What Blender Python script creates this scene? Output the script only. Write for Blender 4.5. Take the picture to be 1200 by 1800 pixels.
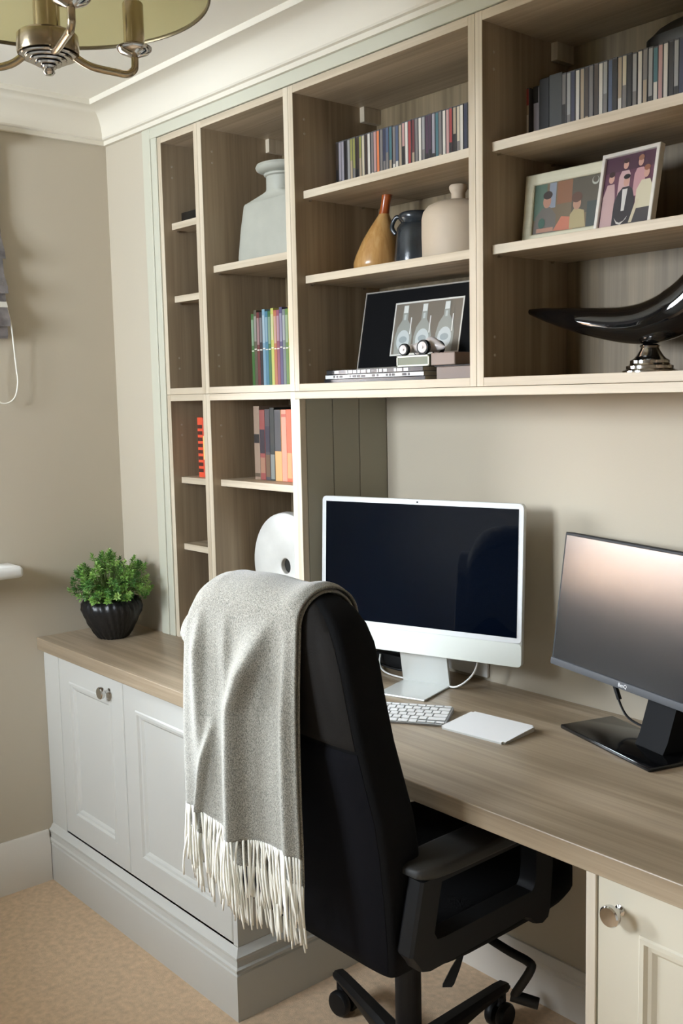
import bpy, bmesh, math, random
from mathutils import Vector, Matrix, Euler, noise
PI = math.pi
scene = bpy.context.scene
for o in list(bpy.data.objects):
    bpy.data.objects.remove(o)
C = scene.collection

# ------------------------------------------------------------------ camera
cam_d = bpy.data.cameras.new('camera'); cam = bpy.data.objects.new('camera', cam_d); C.objects.link(cam)
cam_d.sensor_fit = 'HORIZONTAL'; cam_d.sensor_width = 36.0
cam_d.lens = 1793.8 * 36.0 / 1200.0
cam_d.clip_start = 0.02; cam_d.clip_end = 200
YAW, PIT, ROL = 0.8593, -0.1141, -0.0211
fw = Vector((-math.sin(YAW) * math.cos(PIT), math.cos(YAW) * math.cos(PIT), math.sin(PIT)))
rt = Vector((math.cos(YAW), math.sin(YAW), 0)); up = rt.cross(fw)
rt2 = math.cos(ROL) * rt + math.sin(ROL) * up; up2 = -math.sin(ROL) * rt + math.cos(ROL) * up
Mx = Matrix((rt2, up2, -fw)).transposed().to_4x4(); Mx.translation = Vector((2.8443, -1.5493, 1.4452))
cam.matrix_world = Mx
scene.camera = cam

# ------------------------------------------------------------------ world, lights, exposure
world = bpy.data.worlds.new('sky'); scene.world = world; world.use_nodes = True
wn = world.node_tree; bg = wn.nodes['Background']
bg.inputs['Color'].default_value = (0.83, 0.91, 1.0, 1); WORLD = 170; bg.inputs['Strength'].default_value = WORLD

def portal(loc, rot, sx, sy):
    l = bpy.data.lights.new('window_portal', 'AREA'); l.shape = 'RECTANGLE'; l.size = sx; l.size_y = sy
    l.cycles.is_portal = True
    o = bpy.data.objects.new('window_portal', l); C.objects.link(o); o.location = loc; o.rotation_euler = rot
portal((-0.13, -1.185, 1.50), (0, -PI / 2, 0), 1.06, 1.53)       # left window, facing +X
portal((.85, -2.48, 1.75), (PI / 2, 0, 0), .8, .74)                # rear window added for fill light, facing +Y
sun_d = bpy.data.lights.new('sun', 'SUN'); sun_d.energy = 70; sun_d.angle = math.radians(0.6); sun_d.color = (1.0, .93, .82)
sun = bpy.data.objects.new('sun', sun_d); C.objects.link(sun)
sun.rotation_euler = Vector((-0.72, -0.12, -0.62)).to_track_quat('-Z', 'Y').to_euler()
vs = scene.view_settings
vs.view_transform = 'Standard'; vs.look = 'None'; vs.gamma = 1.0; vs.use_curve_mapping = False
vs.exposure = -1.2

# ------------------------------------------------------------------ materials
def lin(c):
    if isinstance(c, str):
        c = [int(c[i:i + 2], 16) / 255 for i in (0, 2, 4)]
    else:
        c = [v / 255 for v in c]
    return [v / 12.92 if v <= .04045 else ((v + .055) / 1.055) ** 2.4 for v in c] + [1]

MATS = {}
def mat(name, col, rough=.5, metal=0., spec=.5, bump=None, vary=None, coat=0., trans=0.):
    """bump=(scale, strength[, detail]) ; vary=(scale, amount) colour mottling"""
    if name in MATS: return MATS[name]
    m = bpy.data.materials.new(name); m.use_nodes = True; nt = m.node_tree
    b = nt.nodes['Principled BSDF']; c = lin(col)
    b.inputs['Base Color'].default_value = c; b.inputs['Roughness'].default_value = rough
    b.inputs['Metallic'].default_value = metal; b.inputs['Specular IOR Level'].default_value = spec
    b.inputs['Coat Weight'].default_value = coat; b.inputs['Transmission Weight'].default_value = trans
    m.diffuse_color = c
    tc = None
    if bump or vary:
        tc = nt.nodes.new('ShaderNodeTexCoord')
    if vary:
        n = nt.nodes.new('ShaderNodeTexNoise'); n.inputs['Scale'].default_value = vary[0]; n.inputs['Detail'].default_value = 6
        nt.links.new(tc.outputs['Object'], n.inputs['Vector'])
        r = nt.nodes.new('ShaderNodeValToRGB'); a = vary[1]
        r.color_ramp.elements[0].position = .3; r.color_ramp.elements[1].position = .7
        r.color_ramp.elements[0].color = [v * (1 - a) for v in c[:3]] + [1]
        r.color_ramp.elements[1].color = [min(1, v * (1 + a)) for v in c[:3]] + [1]
        nt.links.new(n.outputs['Fac'], r.inputs['Fac']); nt.links.new(r.outputs['Color'], b.inputs['Base Color'])
    if bump:
        n = nt.nodes.new('ShaderNodeTexNoise'); n.inputs['Scale'].default_value = bump[0]
        n.inputs['Detail'].default_value = bump[2] if len(bump) > 2 else 3
        nt.links.new(tc.outputs['Object'], n.inputs['Vector'])
        bm_ = nt.nodes.new('ShaderNodeBump'); bm_.inputs['Strength'].default_value = bump[1]; bm_.inputs['Distance'].default_value = .002
        nt.links.new(n.outputs['Fac'], bm_.inputs['Height']); nt.links.new(bm_.outputs['Normal'], b.inputs['Normal'])
    MATS[name] = m
    return m

def wood(name, axis, dark, mid, light, rough=.5, gscale=1.0):
    """laminate with the grain running along the given axis"""
    if name in MATS: return MATS[name]
    m = bpy.data.materials.new(name); m.use_nodes = True; nt = m.node_tree; b = nt.nodes['Principled BSDF']
    tc = nt.nodes.new('ShaderNodeTexCoord'); mp = nt.nodes.new('ShaderNodeMapping')
    s = [70 * gscale] * 3; s['xyz'.index(axis)] = 1.6
    mp.inputs['Scale'].default_value = s
    nt.links.new(tc.outputs['Object'], mp.inputs['Vector'])
    n = nt.nodes.new('ShaderNodeTexNoise'); n.inputs['Scale'].default_value = 1.0; n.inputs['Detail'].default_value = 5; n.inputs['Distortion'].default_value = .4
    n.inputs['Roughness'].default_value = .6
    nt.links.new(mp.outputs['Vector'], n.inputs['Vector'])
    mp2 = nt.nodes.new('ShaderNodeMapping'); s2 = [9 * gscale] * 3; s2['xyz'.index(axis)] = .7; mp2.inputs['Scale'].default_value = s2
    nt.links.new(tc.outputs['Object'], mp2.inputs['Vector'])
    n2 = nt.nodes.new('ShaderNodeTexNoise'); n2.inputs['Scale'].default_value = 1; n2.inputs['Detail'].default_value = 3; n2.inputs['Distortion'].default_value = 1.2
    nt.links.new(mp2.outputs['Vector'], n2.inputs['Vector'])
    mx = nt.nodes.new('ShaderNodeMath'); mx.operation = 'MULTIPLY_ADD'; mx.inputs[1].default_value = .55
    nt.links.new(n2.outputs['Fac'], mx.inputs[0])
    m2 = nt.nodes.new('ShaderNodeMath'); m2.operation = 'MULTIPLY'; m2.inputs[1].default_value = .45
    nt.links.new(n.outputs['Fac'], m2.inputs[0]); nt.links.new(m2.outputs[0], mx.inputs[2])
    r = nt.nodes.new('ShaderNodeValToRGB'); cr = r.color_ramp
    cr.elements[0].position = .36; cr.elements[0].color = lin(dark); cr.elements[1].position = .64; cr.elements[1].color = lin(light)
    e = cr.elements.new(.5); e.color = lin(mid)
    nt.links.new(mx.outputs[0], r.inputs['Fac']); nt.links.new(r.outputs['Color'], b.inputs['Base Color'])
    b.inputs['Roughness'].default_value = rough
    bp = nt.nodes.new('ShaderNodeBump'); bp.inputs['Strength'].default_value = .12; bp.inputs['Distance'].default_value = .001
    nt.links.new(n.outputs['Fac'], bp.inputs['Height']); nt.links.new(bp.outputs['Normal'], b.inputs['Normal'])
    MATS[name] = m
    return m

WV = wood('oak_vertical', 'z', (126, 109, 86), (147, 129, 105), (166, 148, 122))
WBK = wood('oak_back_shaded', 'z', (96, 82, 58), (122, 106, 80), (140, 123, 95))  # same oak, darkened in colour so the back panels look shaded
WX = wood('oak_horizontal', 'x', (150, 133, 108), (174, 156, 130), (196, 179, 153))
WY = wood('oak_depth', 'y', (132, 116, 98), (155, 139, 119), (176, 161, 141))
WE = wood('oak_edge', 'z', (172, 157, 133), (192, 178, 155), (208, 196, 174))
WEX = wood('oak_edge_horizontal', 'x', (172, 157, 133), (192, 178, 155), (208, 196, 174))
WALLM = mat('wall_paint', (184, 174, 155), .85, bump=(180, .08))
CEILM = mat('ceiling_paint', (238, 233, 220), .9)
COVEM = mat('cornice_paint', (216, 209, 193), .6)
SKIRTM = mat('skirting_paint', (218, 212, 202), .45)
CABM = mat('cabinet_paint', (198, 197, 190), .42, bump=(60, .04))
INFM = mat('infill_paint', (192, 190, 172), .5)
CARPET = mat('carpet', (218, 190, 158), .95, bump=(420, .9, 6), vary=(60, .13))
BLACKF = mat('black_fabric', (9, 9, 10), .9, spec=.15, bump=(900, .3))
BLACKC = mat('black_cover_fabric', (33, 31, 29), .9, spec=.1, bump=(900, .3))
BLACKP = mat('black_plastic', (14, 14, 15), .5, spec=.3)
PADM = mat('armrest_rubber', (34, 33, 30), .6, bump=(500, .1))
CHROME = mat('chrome', (205, 203, 200), .12, 1.0)
BRASSY = mat('antique_nickel', (172, 158, 134), .22, 1.0)
WHITEP = mat('white_plastic', (232, 232, 228), .35)
ALU = mat('silver_aluminium', (212, 214, 210), .34, .35)

# ------------------------------------------------------------------ mesh helpers
def box(bm, a, b, bev=0., seg=1, mi=0):
    x0, y0, z0 = a; x1, y1, z1 = b
    vs_ = [bm.verts.new(p) for p in ((x0, y0, z0), (x1, y0, z0), (x1, y1, z0), (x0, y1, z0), (x0, y0, z1), (x1, y0, z1), (x1, y1, z1), (x0, y1, z1))]
    fs = [bm.faces.new([vs_[i] for i in f]) for f in ((0, 3, 2, 1), (4, 5, 6, 7), (0, 1, 5, 4), (1, 2, 6, 5), (2, 3, 7, 6), (3, 0, 4, 7))]
    for f in fs: f.material_index = mi
    if bev > 0:
        es = list({e for f in fs for e in f.edges})
        r = bmesh.ops.bevel(bm, geom=es, offset=bev, segments=seg, profile=.5, affect='EDGES')
        for f in r['faces']: f.material_index = mi
    return vs_

def BX(a, b, bev=0., seg=1):
    bm = bmesh.new(); box(bm, a, b, bev, seg); return bm

def rings(bm, rs, close=True, cap0=True, cap1=True, mi=0):
    """rs: list of rings (lists of points) of equal length"""
    V = [[bm.verts.new(p) for p in r] for r in rs]; n = len(rs[0])
    for a, b in zip(V[:-1], V[1:]):
        for i in range(n if close else n - 1):
            j = (i + 1) % n
            f = bm.faces.new((a[i], a[j], b[j], b[i])); f.material_index = mi
    if cap0 and close: bm.faces.new(V[0][::-1]).material_index = mi
    if cap1 and close: bm.faces.new(V[-1]).material_index = mi
    return V

def lathe(bm, prof, c=(0, 0, 0), n=32, mi=0, mod=None, cap0=True, cap1=True, axis='z'):
    rs = []
    for r, z in prof:
        ring = []
        for i in range(n):
            a = 2 * PI * i / n; rr = max(r, 1e-5)
            if mod: rr = mod(rr, a, z)
            p = (rr * math.cos(a), rr * math.sin(a), z)
            if axis == 'y': p = (p[0], -p[2], p[1])
            if axis == 'x': p = (p[2], p[0], p[1])
            ring.append((c[0] + p[0], c[1] + p[1], c[2] + p[2]))
        rs.append(ring)
    rings(bm, rs, True, cap0, cap1, mi)

def tube(bm, pts, r, n=8, mi=0, cap=True):
    pts = [Vector(p) for p in pts]; rs = []
    rad = r if isinstance(r, (list, tuple)) else [r] * len(pts)
    t0 = (pts[1] - pts[0]).normalized()
    ref = Vector((0, 0, 1)) if abs(t0.z) < .9 else Vector((1, 0, 0))
    u = t0.cross(ref).normalized()
    for i, p in enumerate(pts):
        if i == 0: t = pts[1] - pts[0]
        elif i == len(pts) - 1: t = pts[-1] - pts[-2]
        else: t = (pts[i + 1] - pts[i]).normalized() + (pts[i] - pts[i - 1]).normalized()
        t.normalize(); u = (u - t * u.dot(t)).normalized(); v = t.cross(u)
        rs.append([p + (u * math.cos(2 * PI * k / n) + v * math.sin(2 * PI * k / n)) * rad[i] for k in range(n)])
    rings(bm, rs, True, cap, cap, mi)

def smooth_path(pts, k=6):
    """Catmull-Rom through the points"""
    P = [Vector(p) for p in pts]; P = [P[0] * 2 - P[1]] + P + [P[-1] * 2 - P[-2]]; out = []
    for i in range(1, len(P) - 2):
        for j in range(k):
            t = j / k; a, b, c, d = P[i - 1:i + 3]
            out.append(.5 * ((2 * b) + (c - a) * t + (2 * a - 5 * b + 4 * c - d) * t * t + (3 * b - a - 3 * c + d) * t ** 3))
    out.append(P[-2]); return out

def sweep(bm, path, prof, closed=False, mi=0):
    """path: 2-D points; prof: list of (outward offset, z); outward = right of travel; mitred"""
    P = [Vector(p) for p in path]; n = len(P); rs = []
    for i, p in enumerate(P):
        ds = []
        if i > 0 or closed: ds.append((p - P[i - 1]).normalized())
        if i < n - 1 or closed: ds.append((P[(i + 1) % n] - p).normalized())
        ns = [Vector((d.y, -d.x)) for d in ds]
        m = ns[0] if len(ns) == 1 else (ns[0] + ns[1]) / (1 + ns[0].dot(ns[1]))
        rs.append([(p.x + m.x * o, p.y + m.y * o, z) for o, z in prof])
    if closed: rs.append(rs[0])
    rings(bm, rs, True, not closed, not closed, mi)

def obj(name, bm, m, parent=None, smooth=None, world=True):
    bmesh.ops.recalc_face_normals(bm, faces=bm.faces[:])
    me = bpy.data.meshes.new(name); bm.to_mesh(me); bm.free()
    for mm in (m if isinstance(m, (list, tuple)) else [m]): me.materials.append(mm)
    if smooth is not None:
        for p in me.polygons: p.use_smooth = True
        me.set_sharp_from_angle(angle=math.radians(smooth))
    o = bpy.data.objects.new(name, me); C.objects.link(o)
    if parent is not None:
        o.parent = parent
        if world: me.transform(xf(parent).inverted())
    return o

def xf(o):
    m = Matrix.Translation(o.location) @ o.rotation_euler.to_matrix().to_4x4()
    return xf(o.parent) @ m if o.parent else m

def tag(o, label, cat, group=None):
    o['label'] = label; o['category'] = cat
    if group: o['group'] = group
    return o

def thing(name, label, cat, loc=(0, 0, 0), rot=(0, 0, 0), group=None):
    o = bpy.data.objects.new(name, None); C.objects.link(o); o.empty_display_size = .05
    o.location = loc; o.rotation_euler = rot
    return tag(o, label, cat, group)

def struct(name, bm, m, parent=None, smooth=None):
    o = obj(name, bm, m, parent, smooth)
    if parent is None: o['kind'] = 'structure'
    return o

# ------------------------------------------------------------------ key dimensions (metres)
H = .75; T = .037                      # worktop height and thickness
D = .302; S = .289                     # worktop front (-Y), real wall behind the desk (+Y)
ZC = 2.198; ZCEIL = 2.298; ZT = 2.168  # cornice foot, ceiling, top of the shelving
RX, RY = 3.5, -2.35                     # far corner of the room

# ------------------------------------------------------------------ structure
bm = bmesh.new(); box(bm, (-.2, RY - .2, -.05), (RX + .2, S + .1, 0)); struct('floor', bm, CARPET)
bm = bmesh.new(); box(bm, (-.2, RY - .2, ZCEIL), (RX + .2, S + .1, ZCEIL + .08)); struct('ceiling', bm, CEILM)
WY0, WY1, WZ0, WZ1 = -1.95, -.42, .965, 2.03      # left window opening
bm = bmesh.new()
box(bm, (-.2, WY1, 0), (0, S + .1, ZCEIL)); box(bm, (-.2, RY - .2, 0), (0, WY0, ZCEIL))
box(bm, (-.2, WY0, 0), (0, WY1, WZ0)); box(bm, (-.2, WY0, WZ1), (0, WY1, ZCEIL))
struct('wall_left', bm, WALLM)
bm = bmesh.new(); box(bm, (0, S, 0), (RX, S + .1, ZCEIL))
struct('wall_back', bm, WALLM)
bm = bmesh.new(); box(bm, (0, 0, H), (.2212, S, ZCEIL)); struct('wall_boxed_corner', bm, WALLM)
bm = bmesh.new(); box(bm, (.2212, .002, ZC), (RX, S, ZCEIL)); struct('wall_bulkhead', bm, WALLM)
bm = bmesh.new(); box(bm, (RX, RY, 0), (RX + .1, S, ZCEIL)); struct('wall_right', bm, mat('pale_grey_paint', (176, 174, 168), .85))
bm = bmesh.new()
box(bm, (0, RY - .2, 0), (.45, RY, ZCEIL)); box(bm, (1.25, RY - .2, 0), (RX, RY, ZCEIL))
box(bm, (.45, RY - .2, 0), (1.25, RY, 1.38)); box(bm, (.45, RY - .2, 2.12), (1.25, RY, ZCEIL))
struct('wall_rear', bm, mat('pale_grey_paint', (176, 174, 168), .85))

# cornice: coved plaster round the room, mitred at the corner
prof = [(0, ZC), (.012, ZC), (.012, ZC + .012), (.019, ZC + .014)]
for k in range(9):
    a = k / 8 * PI / 2
    prof.append((.022 + .070 * (1 - math.cos(a)), ZC + .018 + .068 * math.sin(a)))
prof += [(.097, ZC + .0865), (.099, ZC + .090), (.1, ZCEIL), (0, ZCEIL)]
bm = bmesh.new(); sweep(bm, [(0, RY), (0, 0), (RX, 0)], prof); struct('trim_1', bm, COVEM, smooth=30)
# frieze board above the shelving and infill board left of it
bm = bmesh.new(); box(bm, (.2212, -.004, ZT + .001), (RX, .03, ZC), .001); struct('trim_2', bm, INFM)
bm = bmesh.new()
box(bm, (.2212, -.006, H), (.262, .03, ZC), .0015); box(bm, (.2635, -.004, H), (.2925, .03, ZT + .001), .0015)
struct('trim_3', bm, INFM)

SK = [(0, 0), (.016, 0), (.016, .112), (.013, .118), (.013, .128), (.009, .136), (.0085, .148), (.005, .156), (0, .156)]
bm = bmesh.new(); sweep(bm, [(0, RY), (0, -.300)], SK); struct('baseboard_left', bm, SKIRTM, smooth=30)
SKB = [(o, z * .79) for o, z in SK]
bm = bmesh.new(); sweep(bm, [(.9726, S), (1.9408, S)], SKB); struct('baseboard_back', bm, SKIRTM, smooth=30)

# windows
def window(name, c0, c1, axis, at, n_mull):
    """frame filling an opening in the wall; axis = direction of the wall's run"""
    bm = bmesh.new(); (a0, z0), (a1, z1) = c0, c1; w = .055
    def b(u0, v0, u1, v1):
        if axis == 'y': box(bm, (at - .03, u0, v0), (at + .03, u1, v1), .003)
        else: box(bm, (u0, at - .03, v0), (u1, at + .03, v1), .003)
    b(a0, z0, a1, z0 + w); b(a0, z1 - w, a1, z1); b(a0, z0, a0 + w, z1); b(a1 - w, z0, a1, z1)
    for k in range(1, n_mull + 1):
        m_ = a0 + (a1 - a0) * k / (n_mull + 1); b(m_ - .035, z0, m_ + .035, z1)
    fr = struct(name, bm, WHITEP)
    g = bpy.data.materials.get('window_glass')
    if g is None:
        g = bpy.data.materials.new('window_glass'); g.use_nodes = True; nt = g.node_tree; nt.nodes.clear()
        o_ = nt.nodes.new('ShaderNodeOutputMaterial'); mx = nt.nodes.new('ShaderNodeMixShader'); t = nt.nodes.new('ShaderNodeBsdfTransparent')
        gl = nt.nodes.new('ShaderNodeBsdfGlossy'); gl.inputs['Roughness'].default_value = .02; fz = nt.nodes.new('ShaderNodeFresnel')
        nt.links.new(fz.outputs[0], mx.inputs[0]); nt.links.new(t.outputs[0], mx.inputs[1]); nt.links.new(gl.outputs[0], mx.inputs[2]); nt.links.new(mx.outputs[0], o_.inputs[0])
    for k in range(n_mull + 1):
        lo = a0 + (a1 - a0) * k / (n_mull + 1) + .03; hi = a0 + (a1 - a0) * (k + 1) / (n_mull + 1) - .03
        p = BX((at - .003, lo, z0 + .04), (at + .003, hi, z1 - .04)) if axis == 'y' else BX((lo, at - .003, z0 + .04), (hi, at + .003, z1 - .04))
        obj('pane', p, g, fr)
    return fr
window('window_1', (WY0, WZ0), (WY1, WZ1), 'y', -.12, 1)
window('window_fill_added', (.45, 1.38), (1.25, 2.12), 'x', RY - .12, 1)  # unseen rear window, added to fill the left side with light
bm = bmesh.new(); box(bm, (.41, RY - .088, 1.36), (1.29, RY + .06, 1.395), .008, 2); struct('trim_5', bm, WHITEP)  # sill of the added rear window
bm = bmesh.new(); box(bm, (-.088, WY0, .9655), (.0, WY1, .985), .002); box(bm, (0.0, WY0 - .05, .951), (.10, WY1 + .05, .985), .012, 3)
struct('trim_4', bm, WHITEP, smooth=40)

# outside the left window: a sunlit brick wall of the neighbouring house, and grass
o = obj('neighbouring_house', BX((-9.5, -9, -1.2), (-9.0, 6, 1.9), .0), mat('brick_warm', (160, 126, 98), .9, vary=(3, .15)))
tag(o, 'low sunlit brick house wall beyond the left window', 'building')
o = struct('ground_outside', BX((-30, -30, -1.25), (-.25, 30, -1.2)), mat('paving', (150, 148, 140), .95, vary=(2, .2)))

# ------------------------------------------------------------------ worktop and base cabinets
bm = bmesh.new(); box(bm, (0, -D, H - T), (2.62, S, H), .002, 2)
wt = obj('worktop', bm, wood('oak_worktop', 'x', (128, 112, 91), (153, 136, 113), (177, 160, 137), .33)); tag(wt, 'long grey-brown oak worktop running from the corner cupboard to the desk end', 'worktop')

CREAM = mat('cream_paint', (204, 197, 178), .45, bump=(60, .04))
def door(parent, x0, x1, z0, z1, yf, pl=.075, paint=None):
    """framed door facing -Y with a moulded recess; returns the door"""
    L = [(0, .020), (0, .002), (.002, 0), (pl - .012, 0), (pl - .009, -.003), (pl - .002, -.003), (pl + .002, .003), (pl + .008, .004), (pl + .014, .0095), (pl + .018, .0095)]
    bm = bmesh.new()
    rings(bm, [[(x0 + i, yf + d, z0 + i), (x1 - i, yf + d, z0 + i), (x1 - i, yf + d, z1 - i), (x0 + i, yf + d, z1 - i)] for i, d in L])
    d = obj('door', bm, paint or CABM, parent)
    return d

def knob(parent, x, y, z, label='chrome knob'):
    bm = bmesh.new()
    lathe(bm, [(.0085, 0), (.0085, .002), (.0045, .004), (.0042, .014), (.009, .018), (.0155, .021), (.0165, .024), (.0165, .030), (.0145, .0325), (0, .0335)], (x, y, z), 24, axis='y')
    k = obj('knob', bm, CHROME, parent, 35); k['label'] = label
    return k

YC = -.282                                       # cabinet face plane
PLP = [(0, 0), (.016, 0), (.016, .112), (.013, .116), (.017, .121), (.017, .127), (.012, .131), (.011, .146), (.014, .150), (.014, .155), (.008, .160), (.004, .168), (0, .172)]
cb = thing('base_cabinet', 'pale grey painted two-door cupboard under the worktop in the left corner', 'cupboard', (.48, .0, 0))
bm = bmesh.new(); box(bm, (.9546, YC, .172), (.9726, S - .002, H - T - .0005), .001); obj('side_panel', bm, CABM, cb)
bm = bmesh.new(); box(bm, (.001, YC - .001, .172), (.0965, S - .15, H - T - .0005), .001); obj('filler_panel', bm, CABM, cb)
bm = bmesh.new(); box(bm, (.0965, YC + .022, .172), (.9546, S - .01, .19)); obj('bottom_panel', bm, CABM, cb)
d1 = door(cb, .0985, .4745, .1765, H - T - .005, YC - .001); knob(d1, .405, YC - .001, .667)
d2 = door(cb, .4775, .9525, .1765, H - T - .005, YC - .001); knob(d2, .885, YC - .001, .667)
bm = bmesh.new(); sweep(bm, [(0.001, YC), (.9726, YC), (.9726, S - .002)], PLP); obj('plinth', bm, CABM, cb, 30)

cr = thing('base_cabinet', 'cream painted cupboard under the right end of the desk', 'cupboard', (2.25, 0, 0))
bm = bmesh.new(); box(bm, (1.9408, YC - .003, .0), (1.9588, S - .02, H - T - .0005), .001)
o = obj('side_panel', bm, wood('cream_grain', 'z', (196, 184, 162), (205, 194, 174), (214, 204, 186)), cr)
bm = bmesh.new(); box(bm, (2.58, YC, .0), (2.6, S - .02, H - T - .0005), .001); obj('side_panel', bm, CABM, cr)
bm = bmesh.new(); box(bm, (1.9588, YC + .022, .12), (2.58, S - .02, .138)); obj('bottom_panel', bm, CABM, cr)
bm = bmesh.new(); box(bm, (1.9588, YC + .04, 0), (2.58, YC + .058, .12)); obj('plinth', bm, CABM, cr)
d3 = door(cr, 1.9615, 2.5775, .125, H - T - .005, YC - .001, .085, CREAM); knob(d3, 2.002, YC - .001, .662)

# ------------------------------------------------------------------ shelving units (18 mm board)
B = .018
SB = .2686
def unit(label, x0, x1, z0, z1, shelves, bracket=None, back=True, holes=()):
    t = thing('shelving_unit', label, 'shelving', ((x0 + x1) / 2, 0, z0))
    g = .0004
    bb = lambda a, b, m_, n='': obj(n, BX(a, b, .0008), m_, t)
    fr = .004                                     # pale front edging on every board
    def board(nm, a, b, m_, e_):
        bm_ = bmesh.new(); box(bm_, (a[0], a[1] + .0015, a[2]), b)
        bmf = bmesh.new(); box(bmf, (a[0], a[1], a[2]), (b[0], a[1] + .0015, b[2]), .0004)
        p = obj(nm, bm_, m_, t); obj('edging', bmf, e_, p); return p
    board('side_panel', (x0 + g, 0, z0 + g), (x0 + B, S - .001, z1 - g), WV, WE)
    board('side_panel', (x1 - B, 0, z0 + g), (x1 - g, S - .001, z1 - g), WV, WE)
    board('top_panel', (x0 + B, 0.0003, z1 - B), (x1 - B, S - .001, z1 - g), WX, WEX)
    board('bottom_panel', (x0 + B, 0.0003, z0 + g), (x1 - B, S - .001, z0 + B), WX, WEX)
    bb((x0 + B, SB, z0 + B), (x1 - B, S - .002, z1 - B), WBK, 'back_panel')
    for z in shelves:
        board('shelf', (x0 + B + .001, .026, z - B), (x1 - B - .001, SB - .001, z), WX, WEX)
        for xx, s in ((x0 + B, 1), (x1 - B, -1)):
            for yy in (.045, .215):
                bm_ = bmesh.new(); lathe(bm_, [(.0025, 0), (.0025, .008)], (xx if s > 0 else xx - .008, yy, z - B - .0028), 8, axis='x')
                obj('shelf_support', bm_, CHROME, t)
    if bracket:
        o_ = obj('hanging_bracket', BX((x0 + B, .212, z1 - .036 - .018), (x0 + B + .016, SB, z1 - B + .0), .001), WE, t)
    HM = mat('pin_hole_cap', (176, 164, 146), .6)
    for z in holes:
        for xx in (x0 + B, x1 - B):
            bm_ = bmesh.new(); lathe(bm_, [(.003, 0), (.003, .0016)], (xx - .0008, .034, z), 8, axis='x'); obj('pin_hole_cap', bm_, HM, t)
    return t
X0, X1, X2, X3, X4 = .2931, .4940, .8838, 1.4689, 2.055
ZM = 1.456
unit('narrow oak shelving unit above the left end of the worktop, upper half', X0, X1, ZM, ZT, [1.934, 1.733], holes=(2.09, 2.06, 1.56, 1.53))
unit('narrow oak shelving unit standing on the worktop, lower half beside the plant', X0, X1, H, ZM, [1.220, 1.026], holes=(1.37, 1.34))
unit('tall upper oak unit with one shelf, grey flask above bright paperbacks', X1, X2, ZM, ZT, [1.796], True, holes=(2.094, 2.065, 1.56, 1.53))
unit('lower oak unit standing on the worktop behind the chair, with orange-spined books', X1, X2, H, ZM, [1.222], holes=(1.37, 1.34))
unit('wide oak unit holding a disc row, three vases and a black picture', X2, X3, ZM, ZT, [1.929, 1.731], True, holes=(2.095, 2.062, 1.555, 1.52))
unit('rightmost wide oak unit with the two family photos and black sculpture', X3, X4, ZM, ZT, [1.928, 1.732], True, holes=(2.098, 2.066, 1.554, 1.518))
# board closing the underside of the wide units
o = obj('valance_board', BX((.8842, -.001, ZM - B), (X4, S - .001, ZM - .0005), .0008), WEX)
tag(o, 'long pale board fixed under the two wide oak units above the desk', 'board')
# grooved cladding on the desk side of the lower unit
cl = thing('end_cladding', 'grey-green grooved cladding on the side of the shelving beside the computer', 'panel', (.886, .14, H))
CL = mat('cladding_paint', (160, 156, 140), .6, bump=(40, .05))
for a, b in ((.002, .018), (.018, .104), (.104, .192), (.192, .2885)):
    if a == .002: bm = BX((X2 + .0003, a - .003, H + .0002), (.9016, b - .0006, ZM - B - .0003), .0006); o = obj('edge_strip', bm, WE, cl)
    else: obj('plank', BX((X2 + .0003, a + .0007, H + .0002), (.9013, b - .0007, ZM - B - .0003), .0012), CL, cl)


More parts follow.
